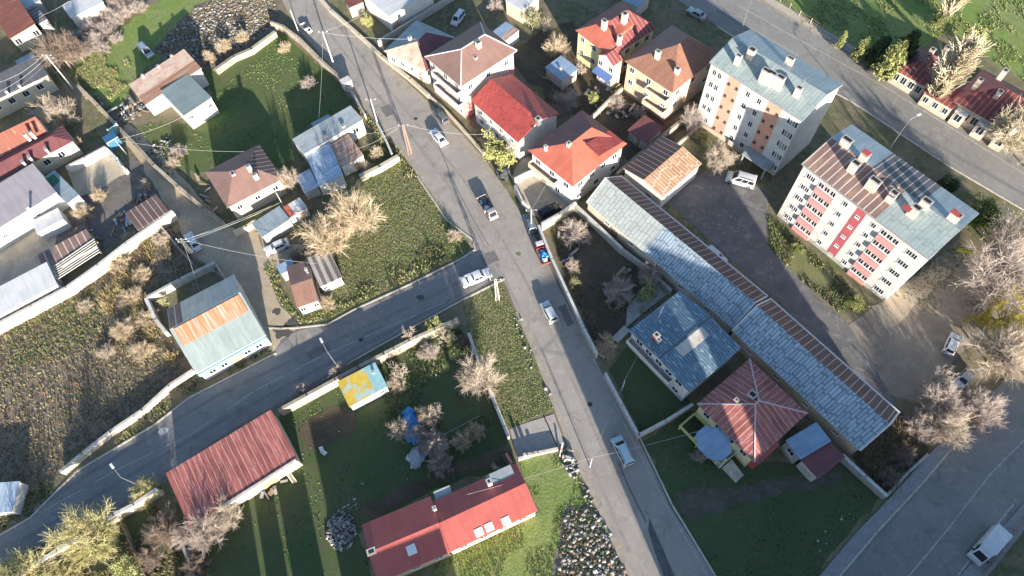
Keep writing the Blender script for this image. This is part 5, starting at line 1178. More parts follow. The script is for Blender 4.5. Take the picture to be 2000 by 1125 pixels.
h = House('orange_roofed_house', 'house with a steep sunlit orange roof slope and back slope painted dark for shade behind the maroon roof', 'house', (-30, 314), (92, 258), (75, 236), 4.0, .1)
h.gable([R_TERR, R_BROWN], 2.2, 'x', .1, ((1, 0),), ((1, 1),), .12, wall=WHITE)  # dark brown on the back slope paints its shade
for px, py in ((47, 262), (58, 258)): h.chimney(px, py, 6.6, .45, .45, 1.6, WHITE)
h = House('lilac_flat_house', 'white house with a wide lilac-grey flat roof left of the concrete courtyard', 'house', (-60, 478), (110, 376), (60, 322), 4.3, .1)
h.shed([R_LILAC], 4.4, wall=WHITE, rim=TRIMW); h.chimney(52, 405, 5.3, .3, .3, .8, WHITE); h.wins('F', 2, 2.3, .7, .7, .3)
h = House('pale_flat_annex', 'pale grey flat-roofed annex with a green mat between lilac house and courtyard', 'annex', (84, 348), (130, 398), (154, 380), 2.9, .1)
h.shed([R_PALEB], 3.0, wall=WHITE); b = MB(); b.box(-1.1, -.8, 0, 1.1, .8, .04); o = b.build('green_mat', plain('green_mat', (.03, .16, .09), .8), h.roofo); x, y, z = h.l(103, 352, 3.0); o.location = (x, y, 3.06)
h = House('white_corner_block', 'low rounded white block in front of the lilac-roofed house', 'outbuilding', (70, 452), (124, 428), (108, 408), 2.6, .05); h.shed([R_WHITE], 2.6, wall=WHITE)
h = House('white_sheet_house', 'house with a broad white sheet roof above the sunlit cream wall', 'house', (-20, 618), (112, 556), (84, 518), 3.0, .15); h.shed([R_WHITE], 3.3, wall=WHITE); h.wins('F', 4, 1.8, .8, .8)
h = House('brown_lean_roof', 'sagging brown sheet shed roof behind the slatted pergola', 'shed', (88, 530), (185, 478), (168, 448), 2.3, .05); h.shed([R_RUST], 2.4, wall=GREYW)
h = House('maroon_sheet_shed', 'maroon sheet-roofed shed with pale battens beside the lane', 'shed', (266, 446), (330, 412), (300, 384), 2.6, .1); h.shed([R_BROWN], 2.8, wall=CREAM)
h = House('top_white_roof_house', 'white sheet-roofed building at the top edge beside the main street', 'house', (700, -12), (760, 32), (850, -15), 4.2, .2); h.shed([R_WHITE], 4.4, wall=WHITE)
h = House('top_red_hut', 'small red-roofed hut at the top edge beside the main street', 'hut', (668, 2), (682, 15), (712, 8), 2.6, .1); h.shed([R_TERR], 2.8, wall=CREAM)
h = House('top_mid_shed', 'small blue and rust roofed shed behind the pink house', 'shed', (964, 60), (988, 79), (1012, 58), 2.6, .1); h.shed([R_BLUEP, R_RUSTP], 2.7, ((.6, 0), (1, 1)), wall=WHITE)
h = House('top_mid_white_house', 'pale roofed house at the top edge left of the yellow house', 'house', (990, -2), (1020, 20), (1050, -8), 3.4, .1); h.shed([R_WHITE], 3.6, wall=CREAM)
h = House('top_blue_shed', 'blue-grey sheet roof at the top edge behind the yellow house', 'shed', (1215, -4), (1245, 14), (1268, -10), 3.0, .1); h.shed([R_BLUEP], 3.2, wall=GREYW)
h = House('corner_white_shed', 'pale blue-white sheet roof at the left edge beside the side street', 'shed', (-60, 1038), (22, 1000), (70, 938), 2.2, .1); h.shed([R_SHADOWST], 2.3, wall=WHITE)
# slatted pergola, gates, pillar
P4 = [U(px, py, 2.4) for px, py in ((92, 530), (110, 547), (195, 492), (184, 467))]; c = sum(P4) / 4
root = thing('pergola', 'slatted timber pergola frame above the sunlit cream wall', 'pergola', (c[0], c[1], 0))
b = MB()
for k in range(7):
    t = k / 6; p = P4[0] + (P4[1] - P4[0]) * t - c; q = P4[3] + (P4[2] - P4[3]) * t - c; b.bar((p[0], p[1], 2.4), (q[0], q[1], 2.4), .14, .1)
b.build('slat_roof', M('pale_beam', (.56, .53, .48)), root)
for p in P4: s = MB(); s.box(-.08, -.08, 0, .08, .08, 2.4); o = s.build('post', WOOD, root); o.location = (p[0] - c[0], p[1] - c[1], 0)
h = House('blue_gatehouse', 'small dark blue metal hut at the courtyard corner by the lane', 'hut', (200, 268), (208, 280), (229, 266), 2.3, .05); h.shed([plain('navy_sheet', (.03, .12, .24), .5)], 2.3, wall=plain('navy_wall', (.05, .16, .28), .5), rim=TRIMW); h.door('F', 0, .7, 1.9)
def gate(label, p, q, hh, m):
    a, c = U(*p), U(*q); d = c - a; L = math.hypot(d[0], d[1]); root = thing('gate', label, 'gate', (a[0], a[1], 0), math.atan2(d[1], d[0]))
    for x in (0, L): b = MB(); b.box(x - .12, -.12, 0, x + .12, .12, hh + .2); b.build('post', CONC, root)
    b = MB(); b.box(.14, -.04, .1, L / 2 - .03, .04, hh); b.build('leaf', m, root); b = MB(); b.box(L / 2 + .03, -.04, .1, L - .14, .04, hh); b.build('leaf', m, root)
CY = plain('turquoise_paint', (.22, .48, .52), .5)
gate('turquoise courtyard gate on the lane beside the dark blue hut', (222, 268), (238, 256), 2.0, CY); gate('turquoise side gate of the concrete courtyard', (240, 322), (250, 338), 1.9, plain('sky_gate', (.16, .38, .55), .5))
b = MB(); c = U(680, 172, 0); b.box(-.9, -.7, 0, .9, .7, 1.9); b.box(-1.0, -.8, 1.9, 1.0, .8, 2.1, 1); o = b.build('wall_pillar', [WHITE, CAPW], None); o.location = c; o.rotation_euler = (0, 0, .6); tag(o, 'square white pillar at the end of the stone wall', 'pillar')
# skip, ladder, tarpaulin, chairs, playground
a = U(563, 924, 2.6); c2 = U(577, 944, 0)
root = thing('ladder', 'pale timber ladder leaning against the faded red shed', 'ladder', (c2[0], c2[1], 0)); d = Vector((a[0] - c2[0], a[1] - c2[1], 0)); n = Vector((-d.y, d.x, 0)).normalized() * .28
b = MB()
for s in (-1, 1): b.tube(n * s, d + n * s + Vector((0, 0, 2.6)), .05, .05, 5)
b.build('rail', CONCL, root); b = MB()
for k in range(1, 9): t = k / 9; b.tube(d * t - n + Vector((0, 0, 2.6 * t)), d * t + n + Vector((0, 0, 2.6 * t)), .035, .035, 5)
b.build('rung', CONCL, root)
def heap(name, label, cat, px, py, rx, ry, hh, m, seed, rz=0.0):
    r = random.Random(seed); bm = bmesh.new(); bmesh.ops.create_icosphere(bm, subdivisions=3, radius=1)
    for v in bm.verts:
        n = 1 + r.uniform(-.16, .16) + .18 * math.sin(v.co.x * 4 + seed) * math.cos(v.co.y * 5); v.co = Vector((v.co.x * rx * n, v.co.y * ry * n, max(0, v.co.z) * hh * n))
    me = bpy.data.meshes.new(name); bm.to_mesh(me); bm.free(); me.materials.append(m); return tag(link(name, me, None, U(px, py), rz), label, cat)
heap('tarpaulin', 'bright blue tarpaulin heap among the bare fruit trees', 'tarpaulin', 802, 836, 1.3, 2.4, .8, plain('blue_tarpaulin', (.03, .22, .50), .4), 3, .3)
heap('tarpaulin', 'small blue tarpaulin bundle above the larger one', 'tarpaulin', 798, 806, .9, .9, .6, plain('blue_tarpaulin', (.03, .22, .50)), 4)
heap('junk_heap', 'pale heap of sacks beside the blue tarpaulin', 'heap', 813, 895, 1.2, 1.6, .7, M('sackcloth', (.42, .42, .44), (.26, .26, .28), 4), 5)
heap('covered_heap', 'dark sheet-covered heap beside the green garden tree', 'heap', 985, 335, 1.5, 2.0, 1.0, M('dark_sheet', (.09, .09, .10), (.05, .05, .055), 3, .5), 6)
def chair(label, px, py, rz):
    root = thing('garden_chair', label, 'chair', U(px, py), rz); W = plain('white_plastic', (.74, .74, .72), .4)
    b = MB(); b.box(-.28, -.28, .4, .28, .28, .46); b.build('seat', W, root); b = MB(); b.box(-.28, .24, .46, .28, .3, .95); b.build('backrest', W, root)
    for sx in (-.24, .24):
        for sy in (-.24, .24): b = MB(); b.box(sx - .03, sy - .03, 0, sx + .03, sy + .03, .4); b.build('leg', W, root)
chair('white plastic chair on the shaded lawn, nearer the shed', 630, 880, .4); chair('white plastic chair on the shaded lawn, beside the soil bed', 635, 886, 2.6)
chair('white chair beside the pale sacks', 800, 896, 1.2)
c = U(1893, 494, 1.0); root = thing('playground_slide', 'yellow playground slide behind the brown-roofed apartment block', 'slide', (c[0], c[1], 0), -.6)
YS = plain('yellow_plastic', (.62, .58, .05), .35); b = MB()
b.slab([(-1.6, -.3, .35), (.6, -.3, 1.5), (.6, .3, 1.5), (-1.6, .3, .35)], [(0, 1, 2, 3)], [0], .08); b.bar((-1.6, -.33, .35), (.6, -.33, 1.5), .06, .22); b.bar((-1.6, .33, .35), (.6, .33, 1.5), .06, .22); b.build('chute', YS, root)
b = MB(); b.box(.6, -.4, 1.42, 1.4, .4, 1.5); b.build('platform', YS, root)
for sx in (.65, 1.35):
    for sy in (-.35, .35): b = MB(); b.tube((sx, sy, 0), (sx, sy, 2.2), .05, .05, 6); b.build('leg', METALG, root)
# ------------------------------------------------------------------ ground cover
G1 = M('grass_blade', (.21, .28, .08), (.15, .21, .06), 1.2, .8); G2 = M('pale_grass_blade', (.38, .36, .20), (.29, .27, .14), 1.2, .8)
G3 = M('straw_stalk', (.46, .36, .18), (.36, .27, .13), .8, .9); G4 = M('brown_stalk', (.26, .19, .13), (.18, .13, .09), .8, .9); G5 = M('dark_weed', (.10, .12, .06), (.13, .13, .08), .8, .9)
SW = M('pale_rubble', (.46, .44, .41), (.34, .32, .30), 3, .9); SG = M('grey_stone', (.27, .26, .25), (.19, .18, .17), 3, .9); SD = M('dark_stone', (.14, .135, .13), (.08, .08, .08), 3, .9)
tufts('weeds', 'green and straw weeds over the field beside the main street', 'weeds', FIELD_MID, 30000, [G1, G2, G4, G5], .15, .045, 5, .6 , 0, 1, [.36, .36, .14, .14])
tufts('dry_reeds', 'tangled straw and brown reeds of the western field', 'reeds', FIELD_REED, 14000, [G3, G4, G2, G5], .28, .05, 6, 1.0, 0, 2, [.14, .46, .22, .18])
tufts('weeds', 'greener weeds in the upper part of the reed field', 'weeds', [(20, 640), (120, 590), (190, 560), (200, 640), (120, 700), (20, 720)], 1500, [G1, G2, G5], .3, .06, 6, .8, 0, 24, [.5, .3, .2])
tufts('dry_reeds', 'golden reed bed beside the teal warehouse yard', 'reeds', [(215, 520), (300, 460), (285, 580), (310, 640), (345, 700), (290, 720), (250, 640), (200, 600)], 6500, [G3, G2, G4], .9, .07, 7, .9, -.2, 3, [.66, .2, .14])
tufts('weeds', 'rough yellow-green grass on the street verge', 'weeds', VERGE, 9000, [G1, G2, G3], .13, .04, 5, .6, 0, 4, [.5, .35, .15])
tufts('weeds', 'thick bright grass below the driveway', 'weeds', GRASS_D, 12000, [G1, G2, G3], .16, .045, 5, .6, -.2, 5, [.56, .32, .12])
tufts('weeds', 'tussocky grass of the meadow with the grey van', 'weeds', [(140, 150), (180, 105), (250, 110), (262, 160), (215, 195), (160, 170)], 4200, [G1, G2, G3], .4, .07, 6, .7, -.2, 6, [.45, .40, .15])
tufts('weeds', 'pale seed heads over the meadow beyond the fence', 'weeds', MEAD_H, 11000, [G1, G2, G3], .35, .07, 5, .6, .1, 7, [.5, .40, .10])
tufts('weeds', 'ragged weeds along the brown-roofed apartment block', 'weeds', STRIP_I, 3600, [G1, G2, G5, G4], .35, .07, 6, .6, -.3, 8, [.4, .2, .25, .15])
tufts('weeds', 'weeds between whitewashed wall and side street', 'weeds', [(118, 925), (215, 848), (330, 758), (378, 726), (520, 662), (532, 684), (370, 772), (300, 826), (150, 916), (60, 1004), (-40, 1060), (20, 985)], 8000, [G1, G2, G5, G4], .4, .07, 6, .6, -.2, 9, [.28, .22, .32, .18])
tufts('weeds', 'scrubby weeds of the lower west garden', 'weeds', [(60, 1125), (235, 1015), (300, 985), (340, 1060), (370, 1180), (20, 1180)], 9000, [G3, G2, G1, G4], .5, .07, 6, .8, -.2, 10, [.3, .28, .22, .2])
tufts('weeds', 'grassy edge of the side street below the weedy field', 'weeds', [(605, 628), (690, 596), (800, 546), (900, 498), (915, 470), (870, 430), (850, 470), (780, 520), (680, 560)], 5200, [G1, G2, G3, G5], .4, .07, 6, .6, -.3, 11, [.35, .34, .11, .2])
tufts('weeds', 'straw weeds at the west edge of the upper main street', 'weeds', [(690, 185), (716, 222), (770, 285), (815, 345), (790, 350), (735, 270), (700, 225)], 2600, [G3, G2, G1, G5], .4, .07, 6, .7, 0, 12, [.3, .3, .2, .2])
tufts('weeds', 'green weeds beside the small brown house and lane', 'weeds', [(512, 520), (540, 510), (548, 560), (580, 615), (620, 600), (635, 625), (590, 636), (552, 600), (525, 545)], 1600, [G1, G2, G3], .3, .06, 6, .6, 0, 13, [.6, .25, .15])
tufts('weeds', 'grass and straw around the lane walls', 'weeds', [(150, 160), (250, 235), (300, 300), (400, 395), (440, 425), (425, 440), (330, 345), (240, 262), (170, 195)], 3600, [G3, G2, G1], .35, .06, 6, .7, -.1, 14, [.35, .35, .3])
tufts('brushwood', 'dull brushwood in the walled corner beside the avenue', 'brushwood', [(1668, 895), (1740, 800), (1800, 830), (1810, 880), (1735, 960)], 3800, [G4, G3, G5], .7, .05, 7, .9, 0, 15, [.5, .2, .3])
tufts('weeds', 'weeds over the shaded gardens around the fruit trees', 'weeds', [(760, 690), (900, 640), (945, 740), (985, 830), (880, 900), (780, 860), (740, 780)], 3800, [G1, G5, G2, G4], .3, .06, 6, .6, .2, 16, [.4, .3, .15, .15])
tufts('weeds', 'leaf litter and weeds in the walled corner yard', 'weeds', YARD_F, 3000, [G4, G5, G1], .25, .06, 5, .7, .3, 17, [.4, .3, .3])
tufts('weeds', 'patches of green among the bare ground behind the apartment blocks', 'weeds', [(1740, 570), (1830, 500), (1905, 470), (1950, 560), (1930, 640), (1870, 640), (1800, 640)], 2600, [G1, G2, G4], .22, .06, 5, .6, .9, 18, [.5, .2, .3])
tufts('weeds', 'short grass tufts on the lawn between teal-roofed house and main street', 'weeds', LAWN_A, 5200, [G1, G2], .16, .06, 5, .6, .5, 19, [.8, .2])
tufts('weeds', 'thin grass tufts on the southern lawn', 'weeds', LAWN_E, 3400, [G1, G5, G2], .16, .06, 5, .6, .5, 20, [.6, .25, .15])
tufts('weeds', 'grass tufts over the dark lawn behind the long red house', 'weeds', YARD_C, 5600, [G1, G5], .15, .06, 5, .6, .7, 21, [.75, .25])
RUB = [(305, 95), (345, 50), (385, 15), (430, -5), (530, -5), (545, 30), (520, 60), (470, 95), (425, 128), (350, 140)]
stones('rubble', 'grey building rubble spread over the yard beside the upper main street', 'rubble', RUB, 6500, [SG, SW, SD, G4], .07, .55, .3, 0, 1, [.50, .22, .10, .18], .45)
tufts('weeds', 'dry weeds growing through the grey rubble yard', 'weeds', RUB, 5200, [G4, G3, G5], .3, .05, 6, .8, 0, 22, [.5, .3, .2])
stones('rubble', 'heap of broken pale blocks at the bottom beside the main street', 'rubble', [(1105, 1000), (1150, 985), (1185, 1050), (1225, 1125), (1240, 1180), (1080, 1180), (1095, 1080)], 2300, [SW, SG, SD, G4], .07, .55, .1, 0, 2, [.44, .24, .06, .26], .55)
tufts('weeds', 'weeds between the broken blocks at the bottom of the main street', 'weeds', [(1105, 1000), (1150, 985), (1185, 1050), (1225, 1125), (1240, 1180), (1080, 1180), (1095, 1080)], 1900, [G1, G5, G4], .3, .05, 6, .7, 0, 23)
stones('rubble', 'rounded pile of grey rubble on the dark lawn', 'rubble', [(640, 1015), (660, 1000), (690, 1010), (698, 1040), (685, 1070), (655, 1075), (640, 1050)], 900, [SG, SW, SD], .1, .45, .9, 0, 13, [.55, .3, .15])
stones('rubble', 'thin scatter of stones trailing from the lawn rubble pile', 'rubble', [(660, 1000), (690, 970), (705, 985), (685, 1008)], 110, [SG, SW], .08, .35, 0, 0, 14)
stones('rubble', 'pale stones and a broken slab at the driveway corner', 'rubble', [(1094, 872), (1112, 872), (1132, 915), (1122, 935), (1100, 915)], 150, [SW, SG], .2, .6, .2, 0, 3)
stones('rubble', 'line of pale stones along the weedy street verge', 'rubble', [(990, 585), (1006, 590), (1086, 795), (1075, 800), (1035, 720)], 420, [SW, SG], .1, .4, 0, .2, 4)
stones('rubble', 'scattered stones along the east edge of the driveway grass', 'rubble', [(1112, 880), (1150, 955), (1200, 1060), (1185, 1060), (1120, 930)], 380, [SW, SG], .1, .4, 0, 0, 5)
stones('rubble', 'loose stones of the ruined lane wall', 'rubble', [(150, 158), (165, 158), (265, 270), (330, 340), (318, 345), (235, 255)], 700, [SW, SG, SD], .12, .45, 0, 0, 6, [.5, .3, .2])
stones('rubble', 'stones and debris on the shaded parking yard', 'rubble', [(1330, 390), (1420, 350), (1490, 390), (1490, 470), (1400, 450)], 90, [SW, SG], .06, .3, 0, 0, 7)
stones('rubble', 'small pale stones dotted over the southern lawn edge', 'rubble', [(1560, 1125), (1650, 1040), (1725, 968), (1700, 960), (1600, 1040), (1520, 1125)], 70, [SW], .08, .3, 0, 0, 8)
stones('rubble', 'dark woodpile debris and sticks beside the ruined cottage wall', 'rubble', [(215, 215), (285, 190), (290, 215), (240, 240)], 300, [SG, SD, SW], .1, .5, .3, 0, 9)
stones('rubble', 'debris of a collapsed hut among brown bushes', 'rubble', [(285, 290), (330, 268), (345, 300), (320, 325), (295, 320)], 220, [SW, SG, SD], .12, .5, .4, 0, 10)
stones('rubble', 'pale litter scattered over the shaded lawn', 'rubble', [(480, 905), (700, 790), (900, 700), (985, 840), (720, 985)], 60, [SW], .06, .22, 0, 0, 11)
stones('rubble', 'pale litter dotted over the upper meadow', 'rubble', [(1600, 10), (1800, 20), (1800, 90), (1650, 60)], 26, [SW], .1, .5, 0, 0, 12)

def debris(label, poly, n, seed):
    "loose planks, sheets and boxes lying in a yard"
    r = np.random.default_rng(seed); q = scatter(poly, n, r); b = MB()
    for x, y in q:
        a = r.uniform(0, 3.14); L = r.uniform(.4, 2.2); wv = r.uniform(.12, .6) if L > 1 else r.uniform(.3, .7); z = r.uniform(0, .25); d = Vector((math.cos(a), math.sin(a), 0)) * L / 2; p = Vector((x, y, z))
        b.bar(p - d, p + d + Vector((0, 0, r.uniform(0, .35))), wv, r.uniform(.04, .3), int(r.integers(0, 5)))
    return tag(b.build('debris', [WOOD, METALG, SG, G4, SW]), label, 'debris', None, 'stuff')
debris('planks and scrap in the dark yard beside the maroon sheet-roofed shed', [(215, 440), (250, 395), (300, 372), (290, 385), (262, 440), (225, 460)], 46, 1)
debris('scrap and boards behind the slatted pergola', [(120, 470), (165, 440), (215, 462), (200, 470), (150, 455)], 20, 2)
debris('boards and sheets in the yard of the rusty-roofed house', [(215, 215), (285, 190), (300, 215), (245, 238)], 30, 3)
debris('planks by the brown hipped house and lane wall', [(365, 350), (400, 345), (440, 415), (430, 425), (395, 390)], 24, 4)
debris('scrap in the corner between long red house and rose wall', [(940, 920), (985, 895), (1000, 905), (960, 925)], 12, 5)
debris('garden clutter around the rosy trees of the corner yard', [(1180, 540), (1240, 520), (1290, 570), (1240, 620), (1190, 610)], 22, 6)
debris('clutter in the gardens below the tan and yellow houses', [(1130, 180), (1210, 170), (1260, 240), (1220, 240), (1150, 215)], 40, 7)
debris('timber and junk beside the faded red shed', [(500, 955), (575, 920), (590, 945), (520, 980)], 14, 8)
debris('scrap in the yard of the teal warehouse', [(300, 590), (410, 545), (420, 530), (350, 560), (292, 585)], 14, 9)
debris('boards near the red truck inside the corner yard', [(1085, 460), (1115, 440), (1130, 500), (1100, 520)], 9, 10)
debris('boxes and boards behind the red corrugated house', [(1060, 120), (1120, 160), (1100, 190), (1070, 165)], 22, 11)
# ------------------------------------------------------------------ trees
BT = 'bare trees'; FT = 'bare fruit trees'
for a in (
 ('bare', 'tall straw-coloured tree with a forked trunk in the weedy field', 704, 447, 9.6, .85, TWIGY), ('bare', 'broad straw-coloured tree crown left of the forked one', 655, 486, 8.6, .95, TWIGY),
 ('puff', 'low straw tree touching the grey carport and the weedy field', 628, 470, 6.0, .8, TWIGY), ('sparse', 'straw tree overlapping the blue-white lean-to', 676, 428, 8.0, .8, TWIGY),
 ('bare', 'narrow brown tree between the brown hipped and flat grey houses', 574, 372, 6.5, .55, TWIG),
 ('bare', 'big dark brown tree beside the terracotta corner roof', 138, 132, 9.5, .75, TWIGB), ('bare', 'dark brown tree just right of the biggest brown one', 165, 120, 7.0, .7, TWIGB),
 ('puff', 'wide beige tree in front of the long dark flat-roofed house', 122, 240, 8.0, .95, TWIG),
 ('puff', 'straw tree in the garden behind the yellow house', 1086, 108, 5.6, .8, TWIGY), ('puff', 'pinkish grey tree beside the red corrugated house', 1102, 212, 5.6, .85, TWIGP),
 ('bare', 'bare tree at the foot of the salmon-striped apartment block', 1396, 330, 6.5, .75, TWIG), ('bare', 'brownish bare tree between tan house and apartment block', 1348, 255, 6.5, .6, TWIGP),
 ('puff', 'rosy bare tree at the top of the walled corner yard', 1124, 465, 4.8, .95, TWIGP), ('puff', 'large pale rosy tree in the middle of the walled corner yard', 1206, 578, 5.0, 1.0, TWIGP),
 ('puff', 'rosy tree against the wall of the long shed', 1268, 548, 5.0, .8, TWIGP), ('bare', 'big pale tree with a leaning trunk beside the street verge', 944, 750, 6.6, .95, TWIG),
 ('puff', 'pink-tinged tree behind the left end of the faded red shed', 412, 1042, 7.0, .8, TWIGP), ('puff', 'beige tree overhanging the faded red shed roof', 452, 1010, 6.0, .75, TWIG),
 ('puff', 'brown tree at the west end of the faded red shed', 330, 1040, 6.0, .8, TWIGB), ('puff', 'pink bush-like tree at the corner of the faded red shed', 372, 1050, 5.0, .7, TWIGP),
 ('bare', 'huge pinkish tree at the right edge above the yellow willow', 1920, 575, 11, 1.0, TWIGP), ('bare', 'pinkish tree right of the brown-roofed apartment block gable', 1955, 505, 10, .9, TWIGP),
 ('bare', 'large sunlit beige tree beside the avenue and the willow', 1932, 712, 9, .95, TWIG), ('bare', 'beige tree at the right edge above the avenue', 1972, 712, 8, .95, TWIGY),
 ('puff', 'broad pink tree left of the silver saloon at the avenue', 1832, 792, 6.4, 1.0, TWIGP), ('puff', 'pink tree between the silver saloon and the avenue', 1905, 808, 6.0, 1.0, TWIGP),
 ('sparse', 'thin pink tree beside the white hatchback in the bare ground', 1822, 742, 4.2, .9, TWIGP), ('puff', 'pale pink tree leaning over the avenue kerb', 1834, 838, 6.5, .95, TWIG), ('puff', 'pink tree at the lower end of the pink row', 1790, 838, 4.4, 1.0, TWIGP),
 ('bare', 'tall pale tree with a white trunk at the right edge by the fence', 1946, 294, 12, .6, TWIGPOP), ('bare', 'pale tree at the fence at the far right edge', 2000, 325, 10, .6, TWIGPOP)):
    tree(a[0], a[1], a[2], a[3], a[4], a[5], a[6], None, 'bare_tree', 'tree', BT)
for a in (
 ('puff', 'pale fruit tree left of the blue tarpaulin', 782, 842, 3.4, 1.0, TWIG), ('puff', 'fruit tree above and right of the blue tarpaulin', 838, 818, 3.2, 1.0, TWIG), ('puff', 'pink fruit tree below the blue tarpaulin', 848, 872, 3.8, 1.1, TWIGP),
 ('puff', 'lowest pink fruit tree of the dark lawn group', 862, 908, 3.6, 1.0, TWIGP), ('puff', 'small fruit tree between tarpaulin and straw bushes', 820, 850, 2.6, 1.0, TWIGP), ('sparse', 'straggly grey sapling right of the tarpaulin trees', 856, 806, 2.8, .8, TWIG),
 ('puff', 'straw bushy fruit tree nearest the purple-grey wall', 930, 848, 3.2, .9, TWIGY), ('puff', 'straw bushy fruit tree with thick stubs', 905, 866, 3.2, .9, TWIGY), ('puff', 'pinkish fruit tree under the yellow-green shrub', 838, 692, 3.4, .9, TWIGP),
 ('sparse', 'grey tangled sapling beside the yellow and turquoise shed', 784, 735, 3.4, 1.0, TWIG), ('puff', 'low tangled bush right of the yellow and turquoise shed', 775, 752, 2.4, 1.1, TWIG), ('puff', 'pink fan-shaped tree beside the first street lamp', 670, 730, 3.6, .8, TWIGP),
 ('puff', 'pink fan-shaped bush on the sunlit stone wall', 596, 768, 3.0, .8, TWIGP), ('sparse', 'bare sapling on the garden wall west of the yellow-green shrub', 806, 662, 3.4, .9, TWIG), ('sparse', 'bare sapling on the garden wall east of the yellow-green shrub', 872, 668, 3.2, .9, TWIG),
 ('puff', 'reddish thicket beside the purple-grey wall', 908, 672, 3.0, .7, TWIGB), ('puff', 'pale spiky bush at the street wall of the corner yard', 1118, 526, 2.8, .9, TWIG), ('puff', 'cream budding bush at the wall by the blue-roofed house', 1182, 682, 3.6, 1.0, TWIGY),
 ('puff', 'faint rosy bush on the shaded lawn by the main street', 604, 170, 3.0, 1.0, TWIGP), ('puff', 'straw shrub beside the flat grey house end wall', 738, 306, 3.0, .8, TWIGY), ('puff', 'straw shrub by the pale wall end', 715, 332, 2.4, 1.0, TWIGY),
 ('puff', 'spiky straw shrub in the concrete courtyard', 198, 388, 3.2, .8, TWIGY), ('puff', 'spiky straw shrub by the courtyard wall, lower one', 168, 424, 3.4, .9, TWIGY), ('puff', 'straw shrub beside the courtyard gate', 288, 368, 2.4, .9, TWIGY), ('sparse', 'thin straw shrub under the red hip roof', 160, 285, 2.2, .8, TWIGY),
 ('puff', 'pink shrub over the maroon sheet-roofed shed', 318, 418, 3.0, .9, TWIGP), ('puff', 'orange-brown shrub between brown lean roof and courtyard', 162, 458, 2.6, .9, TWIGP), ('puff', 'reddish bush among the collapsed hut debris', 352, 302, 3.0, 1.0, TWIGP), ('puff', 'brown bush below the collapsed hut debris', 342, 322, 2.2, 1.0, TWIG),
 ('puff', 'straw bush at the rubble yard edge, nearest the rusty roof', 412, 120, 3.0, .9, TWIGY), ('puff', 'straw bush in the middle of the rubble yard', 442, 98, 3.4, .9, TWIGY), ('puff', 'straw bush at the field wall of the rubble yard', 478, 80, 3.0, .9, TWIGY), ('puff', 'straw bush behind the stone wall of the main street', 558, 100, 3.0, .8, TWIGY),
 ('puff', 'brown bush by the silver-white parked car near the carport', 578, 502, 2.4, .9, TWIGP), ('puff', 'orange-brown bush behind the small brown house', 640, 598, 2.8, .9, TWIGY), ('puff', 'brown bush at the corner of the weedy field by the street', 888, 466, 2.4, .9, TWIG),
 ('puff', 'pinkish bush at the top edge behind the white van', 968, 22, 3.4, .9, TWIGP), ('puff', 'pinkish bush beside the boundary wall at the top', 778, 56, 3.0, .9, TWIGP), ('puff', 'brown bush in front of the tan house balconies', 1206, 212, 3.6, .9, TWIGP), ('puff', 'brown bush by the tan house wall', 1246, 226, 3.0, .9, TWIGP),
 ('sparse', 'grey thicket between blue garden shed and yellow house', 1135, 150, 3.2, 1.0, TWIG), ('sparse', 'bare grey bush at the top beside the green yard', 1062, 66, 4.0, .8, TWIG), ('puff', 'dull brown bush in the brushwood corner, upper one', 1755, 892, 3.4, 1.0, TWIGB), ('puff', 'dull brown bush in the brushwood corner, lower one', 1730, 938, 3.0, 1.0, TWIGB),
 ('puff', 'grey twiggy bush below the porch of the hipped red house', 1362, 892, 1.8, 1.1, TWIG), ('puff', 'brown spiky bush of the lower west garden near the timber rail', 300, 1095, 4.0, .9, TWIGB), ('puff', 'brown bush at the bottom edge beside the dark garden wall', 390, 1110, 3.6, .9, TWIGB)):
    tree(a[0], a[1], a[2], a[3], a[4], a[5], a[6], None, 'bare_bush', 'bush', FT)
for x, y, s, lb in ((262, 470, 2.2, 'straw bush of the reed field nearest the lane wall'), (238, 520, 2.6, 'straw bush of the reed field below the slatted pergola'), (282, 540, 2.4, 'straw bush of the reed field left of the warehouse yard, upper one'), (258, 585, 2.8, 'straw bush of the reed field left of the warehouse yard, lower one'),
    (292, 628, 2.6, 'straw bush of the reed field beside the warehouse corner'), (248, 648, 2.8, 'straw bush in the middle of the reed field'), (282, 690, 2.6, 'straw bush of the reed field above the whitewashed wall'), (170, 600, 1.8, 'low straw bush in the green part of the reed field'), (318, 470, 2.0, 'brown bush of the reed field at the lane wall'), (210, 690, 2.0, 'straw bush of the reed field near the ploughed patch')):
    tree('puff', lb, x, y, s, 1.35, TWIGY if s > 2.1 else TWIG, None, 'bare_bush', 'bush', 'straw bushes of the reed field')
for i, (x, y, s) in enumerate(((168, 108, 3.2), (190, 88, 3.4), (212, 66, 3.2), (232, 46, 3.2), (252, 30, 3.0), (188, 62, 3.4), (215, 38, 3.4), (160, 84, 3.2), (250, 10, 3.2), (275, 20, 2.8), (205, 100, 2.4), (230, 80, 2.4), (232, 14, 3.2), (180, 40, 3.2))):
    tree('puff', 'rosy bare shrub of the thicket between meadow and pale sheet-roofed house', x, y, s * 1.05, 1.15, TWIGP, None, 'thicket_shrub', 'bush', 'rosy thicket shrubs')
